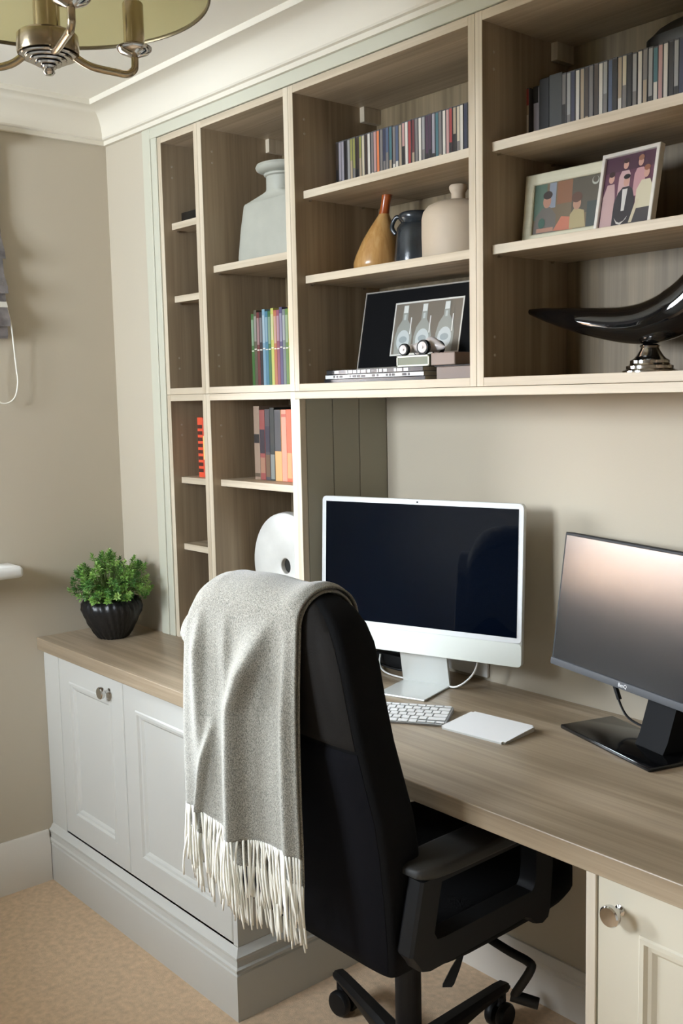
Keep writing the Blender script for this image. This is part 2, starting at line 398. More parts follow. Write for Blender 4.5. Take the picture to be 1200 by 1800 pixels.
# ------------------------------------------------------------------ office chair
HX, HY = 1.425, -.172
ch = thing('office_chair', 'black fabric high-back office chair pushed in at the desk', 'chair', (HX, HY, 0))
ang = [math.radians(93.7 + 72 * k) for k in range(5)]
bm = bmesh.new()
lathe(bm, [(.020, .045), (.042, .05), (.046, .06), (.046, .105), (.040, .118), (.030, .122), (.0, .122)], (HX, HY, 0), 28); obj('base_hub', bm, BLACKP, ch, 35)
WHEEL = None
for a in ang:
    ca, sa = math.cos(a), math.sin(a); pr = Vector((-sa, ca, 0)); dr = Vector((ca, sa, 0)); O = Vector((HX, HY, 0))
    rs = []
    for r, hw, z0, z1 in ((.03, .024, .058, .112), (.12, .021, .070, .110), (.22, .019, .080, .107), (.30, .018, .084, .104), (.325, .017, .082, .101), (.338, .010, .082, .094)):
        c = O + dr * r
        rs.append([c + pr * (hw * .8) + Vector((0, 0, z0)), c + pr * hw + Vector((0, 0, z0 + .008)), c + pr * hw + Vector((0, 0, z1 - .010)), c + pr * (hw * .55) + Vector((0, 0, z1)),
                   c - pr * (hw * .55) + Vector((0, 0, z1)), c - pr * hw + Vector((0, 0, z1 - .010)), c - pr * hw + Vector((0, 0, z0 + .008)), c - pr * (hw * .8) + Vector((0, 0, z0))])
    bm = bmesh.new(); rings(bm, rs); leg = obj('leg', bm, BLACKP, ch, 30)
    # twin-wheel caster
    bm = bmesh.new(); c = O + dr * .322; q = random.Random(int(a * 100)).uniform(-.5, .5)
    wa = a + PI / 2 + q; wd = Vector((math.cos(wa), math.sin(wa), 0)); fd = Vector((-wd.y, wd.x, 0)) * .012
    for s in (-1, 1):
        rs = []
        for off, r in ((.005, .018), (.006, .027), (.010, .030), (.020, .030), (.025, .026), (.026, .012)):
            cc = c + fd + wd * off * s + Vector((0, 0, .0303))
            rs.append([cc + (Vector((-wd.y, wd.x, 0)) * math.cos(t) + Vector((0, 0, 1)) * math.sin(t)) * r for t in [2 * PI * k / 20 for k in range(20)]])
        rings(bm, rs)
    tube(bm, [c + Vector((0, 0, .04)), c + Vector((0, 0, .088))], .008, 10)
    tube(bm, [c + fd - wd * .006 + Vector((0, 0, .030)), c + fd + wd * .006 + Vector((0, 0, .030))], .012, 12)
    tube(bm, [c + fd * 1.0 + Vector((0, 0, .045)), c + Vector((0, 0, .062))], .009, 10)
    obj('caster', bm, BLACKP, leg, 40)
bm = bmesh.new(); lathe(bm, [(.026, .118), (.027, .125), (.027, .30), (.024, .302), (.0135, .304), (.0135, .40)], (HX, HY, 0), 24); obj('gas_lift', bm, BLACKP, ch, 35)
bm = bmesh.new()
box(bm, (HX - .07, HY - .12, .385), (HX + .07, HY + .12, .425), .01, 2); box(bm, (HX - .03, HY - .225, .43), (HX + .03, HY - .1, .445), .004, 2)
obj('seat_mechanism', bm, BLACKP, ch, 35)
def cushion(bm, x0, x1, y0, y1, z0, z1, crown=.015, n=14, e=5.0):
    rs = []; cx, cy = (x0 + x1) / 2, (y0 + y1) / 2; hx, hy = (x1 - x0) / 2, (y1 - y0) / 2
    lv = [(0, .88), (.1, .96), (.3, 1.0), (.7, 1.0), (.88, .975), (.97, .92), (1.0, .8), (1.03, .5), (1.05, .15)]
    for f, s in lv:
        ring = []
        for k in range(40):
            t = 2 * PI * k / 40; c_, s_ = math.cos(t), math.sin(t)
            px = math.copysign(abs(c_) ** (2 / e), c_); py = math.copysign(abs(s_) ** (2 / e), s_)
            ring.append((cx + hx * px * s, cy + hy * py * s, z0 + (z1 - z0) * f))
        rs.append(ring)
    rings(bm, rs)
bm = bmesh.new(); cushion(bm, HX - .245, HX + .245, -.385, .125, .425, .505); obj('seat', bm, BLACKF, ch, 50)
bm = bmesh.new(); cushion(bm, HX - .215, HX + .215, -.36, .10, .412, .43); obj('seat_shell', bm, BLACKP, ch, 50)

BACK = [(.455, -.435, -.375, .225), (.462, -.442, -.365, .236), (.50, -.447, -.360, .241), (.60, -.457, -.358, .243), (.68, -.467, -.362, .244), (.74, -.475, -.372, .243),
        (.80, -.486, -.385, .236), (.87, -.498, -.400, .227), (.95, -.510, -.414, .221), (1.00, -.517, -.420, .217), (1.04, -.521, -.425, .209),
        (1.07, -.521, -.432, .197), (1.095, -.517, -.441, .176), (1.11, -.509, -.452, .150), (1.118, -.498, -.465, .12)]
def bring(z, yr, yf, hw, grow=0., n=64, e=7.0):
    cy = (yr + yf) / 2; hy = (yf - yr) / 2 + grow; hw += grow; out = []
    for k in range(n):
        t = 2 * PI * k / n; c_, s_ = math.cos(t), math.sin(t)
        out.append((HX + hw * math.copysign(abs(c_) ** (2 / e), c_), cy + hy * math.copysign(abs(s_) ** (2 / e), s_), z))
    return out
bm = bmesh.new(); rings(bm, [bring(*b) for b in BACK]); obj('backrest', bm, BLACKF, ch, 60)
def lerp_back(z):
    for a, b in zip(BACK[:-1], BACK[1:]):
        if a[0] <= z <= b[0]:
            f = (z - a[0]) / (b[0] - a[0]); return (z,) + tuple(a[i] + (b[i] - a[i]) * f for i in (1, 2, 3))
    return BACK[0] if z < BACK[0][0] else BACK[-1]
def rear_panel(z0, z1, inset, th, nz=26, nx=24):
    """upholstered panel lying on the rear face of the backrest"""
    bm = bmesh.new(); F = []; Bk = []
    for i in range(nz + 1):
        z = z0 + (z1 - z0) * i / nz; b = lerp_back(z); w = b[3] - inset
        ff, bb = [], []
        for k in range(nx + 1):
            q = -1 + 2 * k / nx; x = HX + w * q
            edge = min(1, (1 - abs(q)) * w / .008, (z - z0) / .008 + .0, (z1 - z) / .008 + .0)
            a = min(1, abs(x - HX) / b[3]); hy = (b[2] - b[1]) / 2
            ys = (b[1] + b[2]) / 2 - hy * (1 - a ** 7) ** (1 / 7)
            ff.append((x, ys - .0008 - th * math.sqrt(max(0, edge)), z)); bb.append((x, ys + .004, z))
        F.append(ff); Bk.append(bb)
    V = [[bm.verts.new(p) for p in r] for r in F]; W = [[bm.verts.new(p) for p in r] for r in Bk]
    for i in range(nz):
        for k in range(nx):
            bm.faces.new((V[i][k], V[i][k + 1], V[i + 1][k + 1], V[i + 1][k])); bm.faces.new((W[i][k], W[i + 1][k], W[i + 1][k + 1], W[i][k + 1]))
    for i in range(nz):
        bm.faces.new((V[i][0], V[i + 1][0], W[i + 1][0], W[i][0])); bm.faces.new((V[i][nx], W[i][nx], W[i + 1][nx], V[i + 1][nx]))
    for k in range(nx):
        bm.faces.new((V[0][k], W[0][k], W[0][k + 1], V[0][k + 1])); bm.faces.new((V[nz][k], V[nz][k + 1], W[nz][k + 1], W[nz][k]))
    return bm
sc = obj('back_cover', rear_panel(.868, 1.108, .014, .006), BLACKC, ch, 50); sc['label'] = 'charcoal fabric cover over the upper back'
obj('back_shell', rear_panel(.466, .862, .012, .005), mat('shell_fabric', (14, 14, 18), .85, spec=.1, bump=(900, .2)), ch, 50)

def armrest(s):
    xo, xi = HX + s * .285, HX + s * .248         # outer and inner faces of the loop
    arm = bmesh.new()
    out = [(-.425, .500), (-.418, .488), (-.400, .482), (-.20, .484), (-.150, .486), (-.132, .478), (-.118, .462), (-.100, .457), (-.084, .463), (-.078, .480), (-.076, .640), (-.405, .640)]
    out = [(-.440, .520)] + out[0:10] + [(-.070, .560), (-.072, .642), (-.412, .642)]
    inn = [(-.385, .545), (-.378, .532), (-.360, .530), (-.30, .530), (-.2, .530), (-.17, .530), (-.15, .530), (-.135, .530), (-.128, .530), (-.122, .535), (-.118, .545), (-.115, .57), (-.116, .630), (-.366, .630)]
    V = {}
    for nm, x, gr in (('a', xo, -.004), ('b', xo - s * .006, 0), ('c', xi + s * .006, 0), ('d', xi, -.004)):
        cy, cz = -.25, .56
        V[nm] = ([arm.verts.new((x, y + math.copysign(-gr if y < cy else gr, 1) * 1.0, z)) for y, z in out], [arm.verts.new((x, y, z)) for y, z in inn])
    n = len(out)
    for p, q in (('a', 'b'), ('b', 'c'), ('c', 'd')):
        for i in range(n):
            j = (i + 1) % n
            arm.faces.new((V[p][0][i], V[p][0][j], V[q][0][j], V[q][0][i])); arm.faces.new((V[p][1][i], V[q][1][i], V[q][1][j], V[p][1][j]))
    for nm in ('a', 'd'):
        for i in range(n):
            j = (i + 1) % n; arm.faces.new((V[nm][0][i], V[nm][0][j], V[nm][1][j], V[nm][1][i]))
    box(arm, (min(xi, HX + s * .225), -.30, .486), (max(xi, HX + s * .225), -.16, .512), .003)
    a = obj('armrest', arm, BLACKP, ch, 30)
    p = bmesh.new(); cushion(p, HX + s * .2525 - .043, HX + s * .2525 + .043, -.418, -.06, .640, .664, e=4.5)
    obj('arm_pad', p, PADM, a, 50)
armrest(1); armrest(-1)
bm = bmesh.new()
tube(bm, smooth_path([(HX + .03, -.075, .368), (1.60, -.075, .352), (1.655, -.072, .347), (1.664, -.074, .335), (1.640, -.086, .285), (1.632, -.084, .272)], 5), .009, 10)
tube(bm, [(1.628, -.090, .273), (1.672, -.060, .262)], .0115, 12)
tube(bm, [(HX + .03, -.075, .36), (HX + .03, -.075, .395)], .009, 10)
obj('crank_handle', bm, BLACKP, ch, 40)
bm = bmesh.new()
tube(bm, [(1.47, -.14, .392), (1.545, -.142, .350), (1.552, -.150, .345)], .005, 8)
rs = []
for f, w, th_ in ((0, .005, .004), (.4, .009, .004), (.9, .011, .004), (1, .009, .003)):
    p = Vector((1.552, -.150, .346)).lerp(Vector((1.552, -.190, .297)), f)
    dx = Vector((.653, .757, 0)) * w; dn = Vector((.5, -.43, .3)).normalized() * th_
    rs.append([p - dx - dn, p + dx - dn, p + dx + dn, p - dx + dn])
rings(bm, rs); obj('tilt_lever', bm, BLACKP, ch, 40)

# ------------------------------------------------------------------ throw over the chair back
TH = bpy.data.materials.new('wool'); TH.use_nodes = True; nt = TH.node_tree; b = nt.nodes['Principled BSDF']
tc = nt.nodes.new('ShaderNodeTexCoord')
n1 = nt.nodes.new('ShaderNodeTexNoise'); n1.inputs['Scale'].default_value = 520; n1.inputs['Detail'].default_value = 4
mpw = nt.nodes.new('ShaderNodeMapping'); mpw.inputs['Scale'].default_value = (1.3, 1.3, .8)
nt.links.new(tc.outputs['Object'], mpw.inputs[0]); nt.links.new(mpw.outputs[0], n1.inputs['Vector'])
rr = nt.nodes.new('ShaderNodeValToRGB'); rr.color_ramp.elements[0].position = .36; rr.color_ramp.elements[1].position = .64
rr.color_ramp.elements[0].color = lin((90, 88, 80)); rr.color_ramp.elements[1].color = lin((150, 146, 134))
nt.links.new(n1.outputs['Fac'], rr.inputs['Fac']); nt.links.new(rr.outputs['Color'], b.inputs['Base Color'])
b.inputs['Roughness'].default_value = .95; b.inputs['Specular IOR Level'].default_value = .1; b.inputs['Sheen Weight'].default_value = .25
bp_ = nt.nodes.new('ShaderNodeBump'); bp_.inputs['Strength'].default_value = .5; bp_.inputs['Distance'].default_value = .002
nt.links.new(n1.outputs['Fac'], bp_.inputs['Height']); nt.links.new(bp_.outputs['Normal'], b.inputs['Normal'])

def chair_top(x):
    """height of the backrest's top at this x"""
    a = abs(x - HX)
    for p, q in zip(BACK[9:-1], BACK[10:]):
        if q[3] <= a <= p[3]:
            f = (a - q[3]) / (p[3] - q[3]); return q[0] + (p[0] - q[0]) * f
    return 1.118 if a < .13 else 1.0
def gauss(x, c, w): return math.exp(-((x - c) / w) ** 2)
TX0, TX1 = 1.186, 1.560
def throw_pt(u, s, layer):
    """u 0..1 across, s in metres upward from the hem at the rear, over the top, down the front"""
    x = TX0 + (TX1 - TX0) * u
    off = .010 if layer == 0 else .003
    hem = (.668 + .008 * u + .005 * math.sin(u * 9)) if layer == 0 else (.622 + .006 * math.sin(u * 7 + 1))
    zt = max(chair_top(min(max(x, HX - .212), HX + .2)), 1.035) + off
    yr, yf = -.533 - off, -.420 + off
    R = (yf - yr) / 2; rz = .055; zs = zt - rz
    rear = zs - hem; arc = PI * math.sqrt((R * R + rz * rz) / 2)
    if s < rear:
        z = hem + s; dep = zs - z; k = min(1, dep / .16)
        lean = -.010 * min(1, dep / .3)
        d = 0
        def ridge(c, wl, wr): return math.exp(-((u - c) / (wl if u < c else wr)) ** 2)
        d += .034 * ridge(.80 - .20 * min(1, dep / .17) - .03 * min(1, dep / .45), .11, .045) * min(1, dep / .10)
        d += .018 * ridge(.24 - .02 * dep, .07, .04) * min(1, dep / .08) * max(0, 1 - (dep / .34) ** 2)
        d += .010 * ridge(.46 + .05 * dep, .05, .03) * min(1, dep / .08) * max(.1, 1 - dep / .2)
        d += .016 * ridge(.36 - .9 * max(0, dep - .22), .05, .018) * min(1, max(0, dep - .20) / .08)
        d += .010 * ridge(.93, .03, .03) * k
        d += .002 * math.sin(u * 21 + dep * 5) * k
        y = yr + lean - (d if layer == 0 else d * .5)
        inward = .020 * gauss(u, 0, .05) * (1 if layer == 0 else .9)      # the left edge wraps round the corner
        y += inward
        x += -.003 * math.sin(dep * 12) + .004 * dep * (u - .5)
    elif s < rear + arc:
        t = (s - rear) / arc * PI
        z = zs + rz * math.sin(t); y = (yr + yf) / 2 - R * math.cos(t)
        y += .020 * gauss(u, 0, .05) * math.cos(t) * .5
        z += .004 * gauss(u, .93, .06) + .002 * math.sin(u * 14) * math.sin(t)
    else:
        q = s - rear - arc; z = zs - q; y = yf + .012 * min(1, q / .1) + .004 * math.sin(u * 17)
    return (x, y, z)
tr = thing('throw_blanket', 'grey wool throw with cream fringe draped over the chair back', 'throw', (1.37, -.54, 1.16))
for layer in (0, 1):
    NU, NS = 96, 150; bm = bmesh.new(); L = .46 + .23 + (.20 if layer == 0 else .27)
    G = [[bm.verts.new(throw_pt(i / NU, L * j / NS, layer)) for i in range(NU + 1)] for j in range(NS + 1)]
    for j in range(NS):
        for i in range(NU):
            bm.faces.new((G[j][i], G[j][i + 1], G[j + 1][i + 1], G[j + 1][i]))
    o = obj('outer_fabric' if layer == 0 else 'inner_fabric', bm, TH, tr, 180)
    o.modifiers.new('thickness', 'SOLIDIFY').thickness = .0032; o.modifiers['thickness'].offset = -1 if layer == 0 else 1
    o.modifiers['thickness'].offset = 0
rng = random.Random(5)
TASS = []
TM = mat('fringe_yarn', (232, 228, 216), .9, spec=.1)
for v in range(7):
    bm = bmesh.new(); b1, b2 = rng.uniform(-.007, .007), rng.uniform(-.006, .006)
    pts = [Vector((b1 * math.sin(t * 2.6) + b2 * t, -.003 * math.sin(t * 3), -.118 * t)) for t in [k / 7 for k in range(8)]]
    tube(bm, pts, [.0023, .0021, .0020, .0020, .0020, .0020, .0023, .0013], 6)
    me = bpy.data.meshes.new('tassel'); bmesh.ops.recalc_face_normals(bm, faces=bm.faces[:]); bm.to_mesh(me); bm.free()
    for p in me.polygons: p.use_smooth = True
    me.materials.append(TM); TASS.append(me)
for layer, n in ((0, 72), (1, 76)):
    for k in range(n):
        u = (k + .5 + rng.uniform(-.2, .2)) / n
        p = Vector(throw_pt(u, 0.001, layer))
        o = bpy.data.objects.new('tassel', rng.choice(TASS)); C.objects.link(o); o.parent = tr
        o.location = p - tr.location
        o.rotation_euler = (rng.gauss(0, .03) + .02, rng.gauss(0, .07) * (1 if .04 < u < .96 else .1), rng.uniform(-.6, .6)); s = rng.uniform(.86, 1.05)
        o.scale = (1, 1, s)

# ------------------------------------------------------------------ all-in-one computer
SCR = mat('screen_glass', (4, 9, 20), .03, spec=.35)
im = thing('desktop_computer', 'silver all-in-one computer with black screen on the desk', 'computer', (1.177, .109, H), (0, 0, .291))
TILT = Matrix.Translation((0, 0, .086)) @ Matrix.Rotation(-.051, 4, 'X')
def loc_obj(name, bm, m, parent, tm=None, smooth=None):
    if tm is not None: bm.transform(tm)
    return obj(name, bm, m, parent, smooth, world=False)
W2, HH = .2653, .365
def rrect(x0, x1, z0, z1, r, y, n=6):
    out = []
    for cx, cz, a0 in ((x1 - r, z1 - r, 0), (x0 + r, z1 - r, 90), (x0 + r, z0 + r, 180), (x1 - r, z0 + r, 270)):
        for k in range(n + 1):
            a = math.radians(a0 + 90 * k / n); out.append((cx + r * math.cos(a), y, cz + r * math.sin(a)))
    return out
def slab(bm, x0, x1, z0, z1, r, y0, y1, bev=.001, mi=0):
    rings(bm, [rrect(x0 + bev, x1 - bev, z0 + bev, z1 - bev, r, y0), rrect(x0, x1, z0, z1, r, y0 + bev), rrect(x0, x1, z0, z1, r, y1 - bev), rrect(x0 + bev, x1 - bev, z0 + bev, z1 - bev, r, y1)], mi=mi)
bm = bmesh.new(); slab(bm, -W2, W2, 0, HH, .012, 0, .0115); loc_obj('body', bm, ALU, im, TILT, 30)
bm = bmesh.new(); slab(bm, -W2 + .0012, W2 - .0012, .054, HH - .0012, .010, -.0012, .0005, .0004); loc_obj('bezel', bm, mat('white_glass', (226, 228, 228), .15), im, TILT, 30)
bm = bmesh.new(); slab(bm, -W2 + .0125, W2 - .0125, .066, HH - .0125, .0006, -.0019, -.0009, .0003); loc_obj('screen', bm, SCR, im, TILT, 30)
bm = bmesh.new(); slab(bm, -W2 + .001, W2 - .001, .0008, .0535, .009, -.0011, .0005, .0004); loc_obj('chin', bm, mat('chin_silver', (222, 226, 218), .4, .1), im, TILT, 30)
bm = bmesh.new(); lathe(bm, [(.002, 0), (.002, .001)], (0, -.0012, HH - .0065), 12, axis='y'); o = loc_obj('camera_lens', bm, mat('lens', (30, 30, 34), .2), im, TILT)
bm = bmesh.new(); box(bm, (-.0625, -.076, 0), (.0625, .057, .005), .0018, 2)
o = loc_obj('foot', bm, ALU, im)
bm = bmesh.new()
rings(bm, [[(-.0625, y0, z), (.0625, y0, z), (.0625, y1, z), (-.0625, y1, z)] for z, y0, y1 in ((.004, .051, .057), (.012, .049, .0565), (.09, .033, .041), (.17, .017, .026), (.20, .0165, .024))])
loc_obj('neck', bm, ALU, im, smooth=30)
bm = bmesh.new()
tube(bm, smooth_path([(.14, .02, .13), (.142, .042, .10), (.125, .052, .045), (.085, .045, .008), (.03, .062, .0034), (-.06, .064, .0034), (-.13, .085, .004), (-.175, .13, .008), (-.185, .15, .03)], 6), .0022, 8)
tube(bm, [(.14, .016, .13), (.14, .022, .13)], .006, 12)
c_ = loc_obj('power_cable', bm, WHITEP, im, smooth=40); c_['label'] = 'white cable behind the stand'

o = thing('power_adapter', 'black power adapter with coiled lead behind the computer', 'adapter', (.995, .236, H), (0, 0, .0))
bm = bmesh.new(); box(bm, (-.07, -.03, 0), (.055, .035, .033), .004, 2); loc_obj('casing', bm, BLACKP, o, None, 30)
bm = bmesh.new(); tube(bm, smooth_path([(.05, .0, .02), (.068, -.01, .012), (.05, -.04, .005), (-.02, -.045, .006), (-.07, -.042, .018), (-.06, -.03, .04), (0, -.015, .0365), (.04, 0, .0365), (.02, .02, .0365), (-.04, .01, .0365)], 6), .0028, 8)
loc_obj('lead', bm, BLACKP, o, None, 40)

# keyboard and trackpad
kb = thing('keyboard', 'white and silver compact keyboard on the desk, left of the trackpad', 'keyboard', (1.262, -.067, H), (0, 0, .57))
bm = bmesh.new()
rings(bm, [[(-.1395, -.0575, z0), (.1395, -.0575, z0), (.1395, .0575, z1), (-.1395, .0575, z1)] for z0, z1 in ((0, 0), (.0038, .0098))])
bmesh.ops.bevel(bm, geom=[e for e in bm.edges if abs(e.verts[0].co.z - e.verts[1].co.z) > .003 and abs(e.verts[0].co.y - e.verts[1].co.y) < .001], offset=.008, segments=5, affect='EDGES')
loc_obj('base', bm, mat('keyboard_base', (168, 170, 172), .4, .3), kb, None, 30)
KW = mat('key_white', (240, 240, 238), .45)
def kz(y): return .0038 + (y + .0575) / .115 * .006
KM = {}
def key(x, y, w, h):
    k = (round(w, 4), round(h, 4))
    if k not in KM:
        bm = bmesh.new(); sl = .006 / .115
        vs_ = box(bm, (-w / 2, -h / 2, .0), (w / 2, h / 2, .0014), .0005, 1)
        for v in bm.verts: v.co.z += v.co.y * sl
        me = bpy.data.meshes.new('key'); bm.to_mesh(me); bm.free(); me.materials.append(KW); KM[k] = me
    o = bpy.data.objects.new('key', KM[k]); C.objects.link(o); o.parent = kb; o.location = (x, y, kz(y) + .0002)
rows = [(.0470, .009, [1] * 14), (.0305, .0155, [1] * 13 + [1.55]), (.0115, .0165, [1.55] + [1] * 13), (-.0075, .0165, [1.8] + [1] * 11 + [1.8]), (-.0265, .0165, [2.4] + [1] * 10 + [2.3]), (-.0460, .0165, [1, 1, 1, 1.25, 5.2, 1.25, 1, 1, 1, 1])]
for y, hh, ws in rows:
    tot = sum(ws); x = -.1355; unit_w = (.271 - .0028 * (len(ws) - 1)) / tot
    for w in ws:
        if y < -.04 and w == 1 and x > .075 and x < .12: key(x + unit_w * w / 2, y, unit_w * w, hh * .5)
        else: key(x + unit_w * w / 2, y, unit_w * w, hh)
        x += unit_w * w + .0028
tp = thing('trackpad', 'white rectangular trackpad on the desk, right of the keyboard', 'trackpad', (1.4834, .0108, H), (0, 0, .098))
bm = bmesh.new(); z = lambda y: .0045 + (y + .0575) / .115 * .0055
rings(bm, [[(-.08, -.0575, 0), (.08, -.0575, 0), (.08, .0575, 0), (-.08, .0575, 0)], [(-.08, -.0575, z(-.0575) - .0012), (.08, -.0575, z(-.0575) - .0012), (.08, .0575, z(.0575) - .0012), (-.08, .0575, z(.0575) - .0012)]])
bmesh.ops.bevel(bm, geom=[e for e in bm.edges if abs(e.verts[0].co.x - e.verts[1].co.x) < .001 and abs(e.verts[0].co.y - e.verts[1].co.y) < .001], offset=.006, segments=4, affect='EDGES')
loc_obj('base', bm, ALU, tp, None, 30)
bm = bmesh.new()
rings(bm, [[(-.08, -.0575, z(-.0575) - .0011), (.08, -.0575, z(-.0575) - .0011), (.08, .0575, z(.0575) - .0011), (-.08, .0575, z(.0575) - .0011)], [(-.08, -.0575, z(-.0575)), (.08, -.0575, z(-.0575)), (.08, .0575, z(.0575)), (-.08, .0575, z(.0575))]])
bmesh.ops.bevel(bm, geom=[e for e in bm.edges if abs(e.verts[0].co.x - e.verts[1].co.x) < .001 and abs(e.verts[0].co.y - e.verts[1].co.y) < .001], offset=.006, segments=4, affect='EDGES')
loc_obj('touch_surface', bm, KW, tp, None, 30)

# ------------------------------------------------------------------ black monitor
mo = thing('monitor', 'black monitor on a flat square foot at the right of the desk', 'monitor', (1.734, .1365, H), (0, 0, -.272))
TM_ = Matrix.Translation((0, 0, .107)) @ Matrix.Rotation(-.133, 4, 'X')
MB_ = mat('monitor_black', (26, 27, 28), .6, spec=.25)
w2, hh = .245, .288
bm = bmesh.new(); slab(bm, -w2, w2, 0, hh, .002, 0, .022, .0015); slab(bm, -.15, .15, .03, .24, .02, .021, .045, .006); loc_obj('housing', bm, MB_, mo, TM_, 30)
bm = bmesh.new(); slab(bm, -w2 + .006, w2 - .006, .0165, hh - .006, .001, -.0006, .0006, .0003); loc_obj('screen', bm, mat('monitor_screen', (16, 16, 17), .19, spec=.6), mo, TM_, 30)
bm = bmesh.new(); box(bm, (-w2 + .001, -.0030, .0006), (w2 - .001, .0004, .0155), .0012, 2); loc_obj('lower_bezel', bm, mat('bezel_grey', (66, 67, 69), .65, spec=.3), mo, TM_, 30)
cu = bpy.data.curves.new('badge', 'FONT'); cu.body = 'BenQ'; cu.size = .0105; cu.extrude = .0002; cu.align_x = 'CENTER'; cu.align_y = 'CENTER'
tmp = bpy.data.objects.new('badge_curve', cu); C.objects.link(tmp); dg = bpy.context.evaluated_depsgraph_get()
me = bpy.data.meshes.new_from_object(tmp.evaluated_get(dg)); bpy.data.objects.remove(tmp); me.name = 'badge'
me.transform(TM_ @ Matrix.Translation((-.013, -.0033, .008)) @ Matrix.Rotation(PI / 2, 4, 'X')); me.materials.clear(); me.materials.append(mat('badge_white', (225, 225, 225), .4))
bd = bpy.data.objects.new('badge', me); C.objects.link(bd); bd.parent = mo; bd['label'] = 'small pale maker badge'
bm = bmesh.new(); box(bm, (-.140, -.060, 0), (.140, .072, .009), .003, 2); loc_obj('foot', bm, mat('foot_gloss', (13, 13, 14), .12), mo, Matrix.Rotation(-.05, 4, 'Z'), 30)
bm = bmesh.new()
rings(bm, [[(.022, y0, z), (.098, y0, z), (.098, y1, z), (.022, y1, z)] for z, y0, y1 in ((.008, .000, .055), (.03, .012, .055), (.10, .035, .058), (.20, .060, .080), (.215, .062, .080))])
loc_obj('neck', bm, mat('neck_black', (12, 12, 13), .8, spec=.15), mo, None, 30)
bm = bmesh.new(); tube(bm, smooth_path([(-.105, .04, .13), (-.100, .050, .10), (-.092, .052, .080), (-.080, .050, .055), (-.055, .052, .030), (-.01, .062, .020), (.03, .075, .018)], 6), .0024, 8)
tube(bm, [(-.097, .051, .088), (-.083, .051, .062)], .0052, 8)
loc_obj('cable', bm, BLACKP, mo, None, 40)

# ------------------------------------------------------------------ disc cases on the two top shelves
def ordinal(n):
    return {1: 'first', 2: 'second', 3: 'third', 4: 'fourth', 5: 'fifth', 6: 'sixth', 7: 'seventh', 8: 'eighth', 9: 'ninth', 10: 'tenth', 11: 'eleventh', 12: 'twelfth'}.get(n) or \
        (str(n) + ('th' if 10 < n % 100 < 14 else {1: 'st', 2: 'nd', 3: 'rd'}.get(n % 10, 'th')))
PAL = {'K': ('black', (34, 31, 30)), 'D': ('dark brown', (62, 50, 42)), 'G': ('grey', (116, 110, 106)), 'L': ('lilac-grey', (150, 144, 150)), 'W': ('white', (206, 199, 186)), 'O': ('olive', (140, 138, 78)),
       'C': ('cream', (192, 180, 154)), 'B': ('blue', (72, 84, 108)), 'N': ('navy', (48, 50, 70)), 'T': ('teal', (66, 104, 110)), 'R': ('red', (146, 54, 52)), 'M': ('maroon', (96, 44, 46)), 'P': ('pink', (176, 138, 132)),
       'A': ('orange', (204, 118, 72)), 'U': ('purple', (70, 48, 66)), 'E': ('beige', (164, 146, 122)), 'S': ('silver-grey', (152, 150, 146)), 'Y': ('yellow', (214, 186, 92)), 'F': ('green', (70, 120, 66))}
def pm(k): return mat('print_' + PAL[k][0].replace(' ', '_').replace('-', '_'), PAL[k][1], .35)
CLEAR = mat('case_plastic', (92, 92, 94), .25)
def disc_case(x, w, z, h, y, dep, k, k2, label, group, nm='disc_case'):
    bm = bmesh.new(); r = random.Random(int(x * 9999))
    box(bm, (x, y, z), (x + w, y + dep, z + h), .0006, 1, 0)
    box(bm, (x + .0012, y - .0003, z + .003), (x + w - .0012, y + .0004, z + h - .003), 0, 1, 1)
    if k2:
        f = r.uniform(.25, .6); box(bm, (x + .0014, y - .0005, z + .004), (x + w - .0014, y + .0003, z + h * f), 0, 1, 2)
    o = obj(nm, bm, [CLEAR, pm(k), pm(k2 or k)]); tag(o, label, 'disc case', group)
def disc_row(x, xe, z, y, cols, where, group):
    rr_ = random.Random(3); i = 0
    while x < xe:
        k = cols[i % len(cols)]; w = .0102
        disc_case(x, w - .0004, z, .125 - (rr_.random() < .12) * .002, y + rr_.uniform(0, .002), .137, k, rr_.choice([None, None, 'K', 'W', 'G', 'E']) if k not in 'WK' else None,
                  f'{PAL[k][0]} spined disc case, {ordinal(i + 1)} from the left {where}', group)
        x += w + (.0002 if rr_.random() < .9 else .0008); i += 1
disc_row(.905, 1.438, 1.9292, .127, 'DLLKSOODOCDWGPAGNBTGBEPWRMGWSUULTGWPRECWNKGCEPRPMWG', 'above the vases', 'disc cases on the top shelf of the vase unit')
disc_row(1.578, 2.028, 1.9282, .127, 'GSNWEDGDWSBKECKSWGSTPWKSNSGWGWYDEWSKGWBCWGDSEKW', 'in the packed row, rightmost unit', 'disc cases on the top shelf of the photo unit')
disc_case(1.479, .0135, 1.9282, .120, .135, .125, 'E', 'W', 'slim red and beige book, first at the left end above the family photos', 'slim volumes left of the disc row', 'book')
disc_case(1.503, .0155, 1.9282, .118, .135, .125, 'L', 'L', 'slim grey book with black top, second at the left end above the family photos', 'slim volumes left of the disc row', 'book')
for i_, (x_, c_, k_) in enumerate(((1.4795, 'R', 'red'), (1.5035, 'K', 'black'))):
    par = [o for o in C.objects if o.name.startswith('book')][i_]
    o = obj('title_band', BX((x_, .1338, 1.9282 + .086), (x_ + .012, .1348, 1.9282 + .118)), pm(c_), par)
o = obj('box_set', BX((1.522, .130, 1.9282), (1.5455, .262, 2.0555), .001), mat('dark_card', (34, 33, 32), .6)); tag(o, 'dark box set, left one of two at the start of the packed disc row', 'box', 'dark box sets beside the disc row')
o = obj('box_set', BX((1.5465, .129, 1.9282), (1.5775, .262, 2.0575), .001), mat('dark_grey_card', (66, 66, 64), .6)); tag(o, 'charcoal box set, right one of two at the start of the packed disc row', 'box', 'dark box sets beside the disc row')

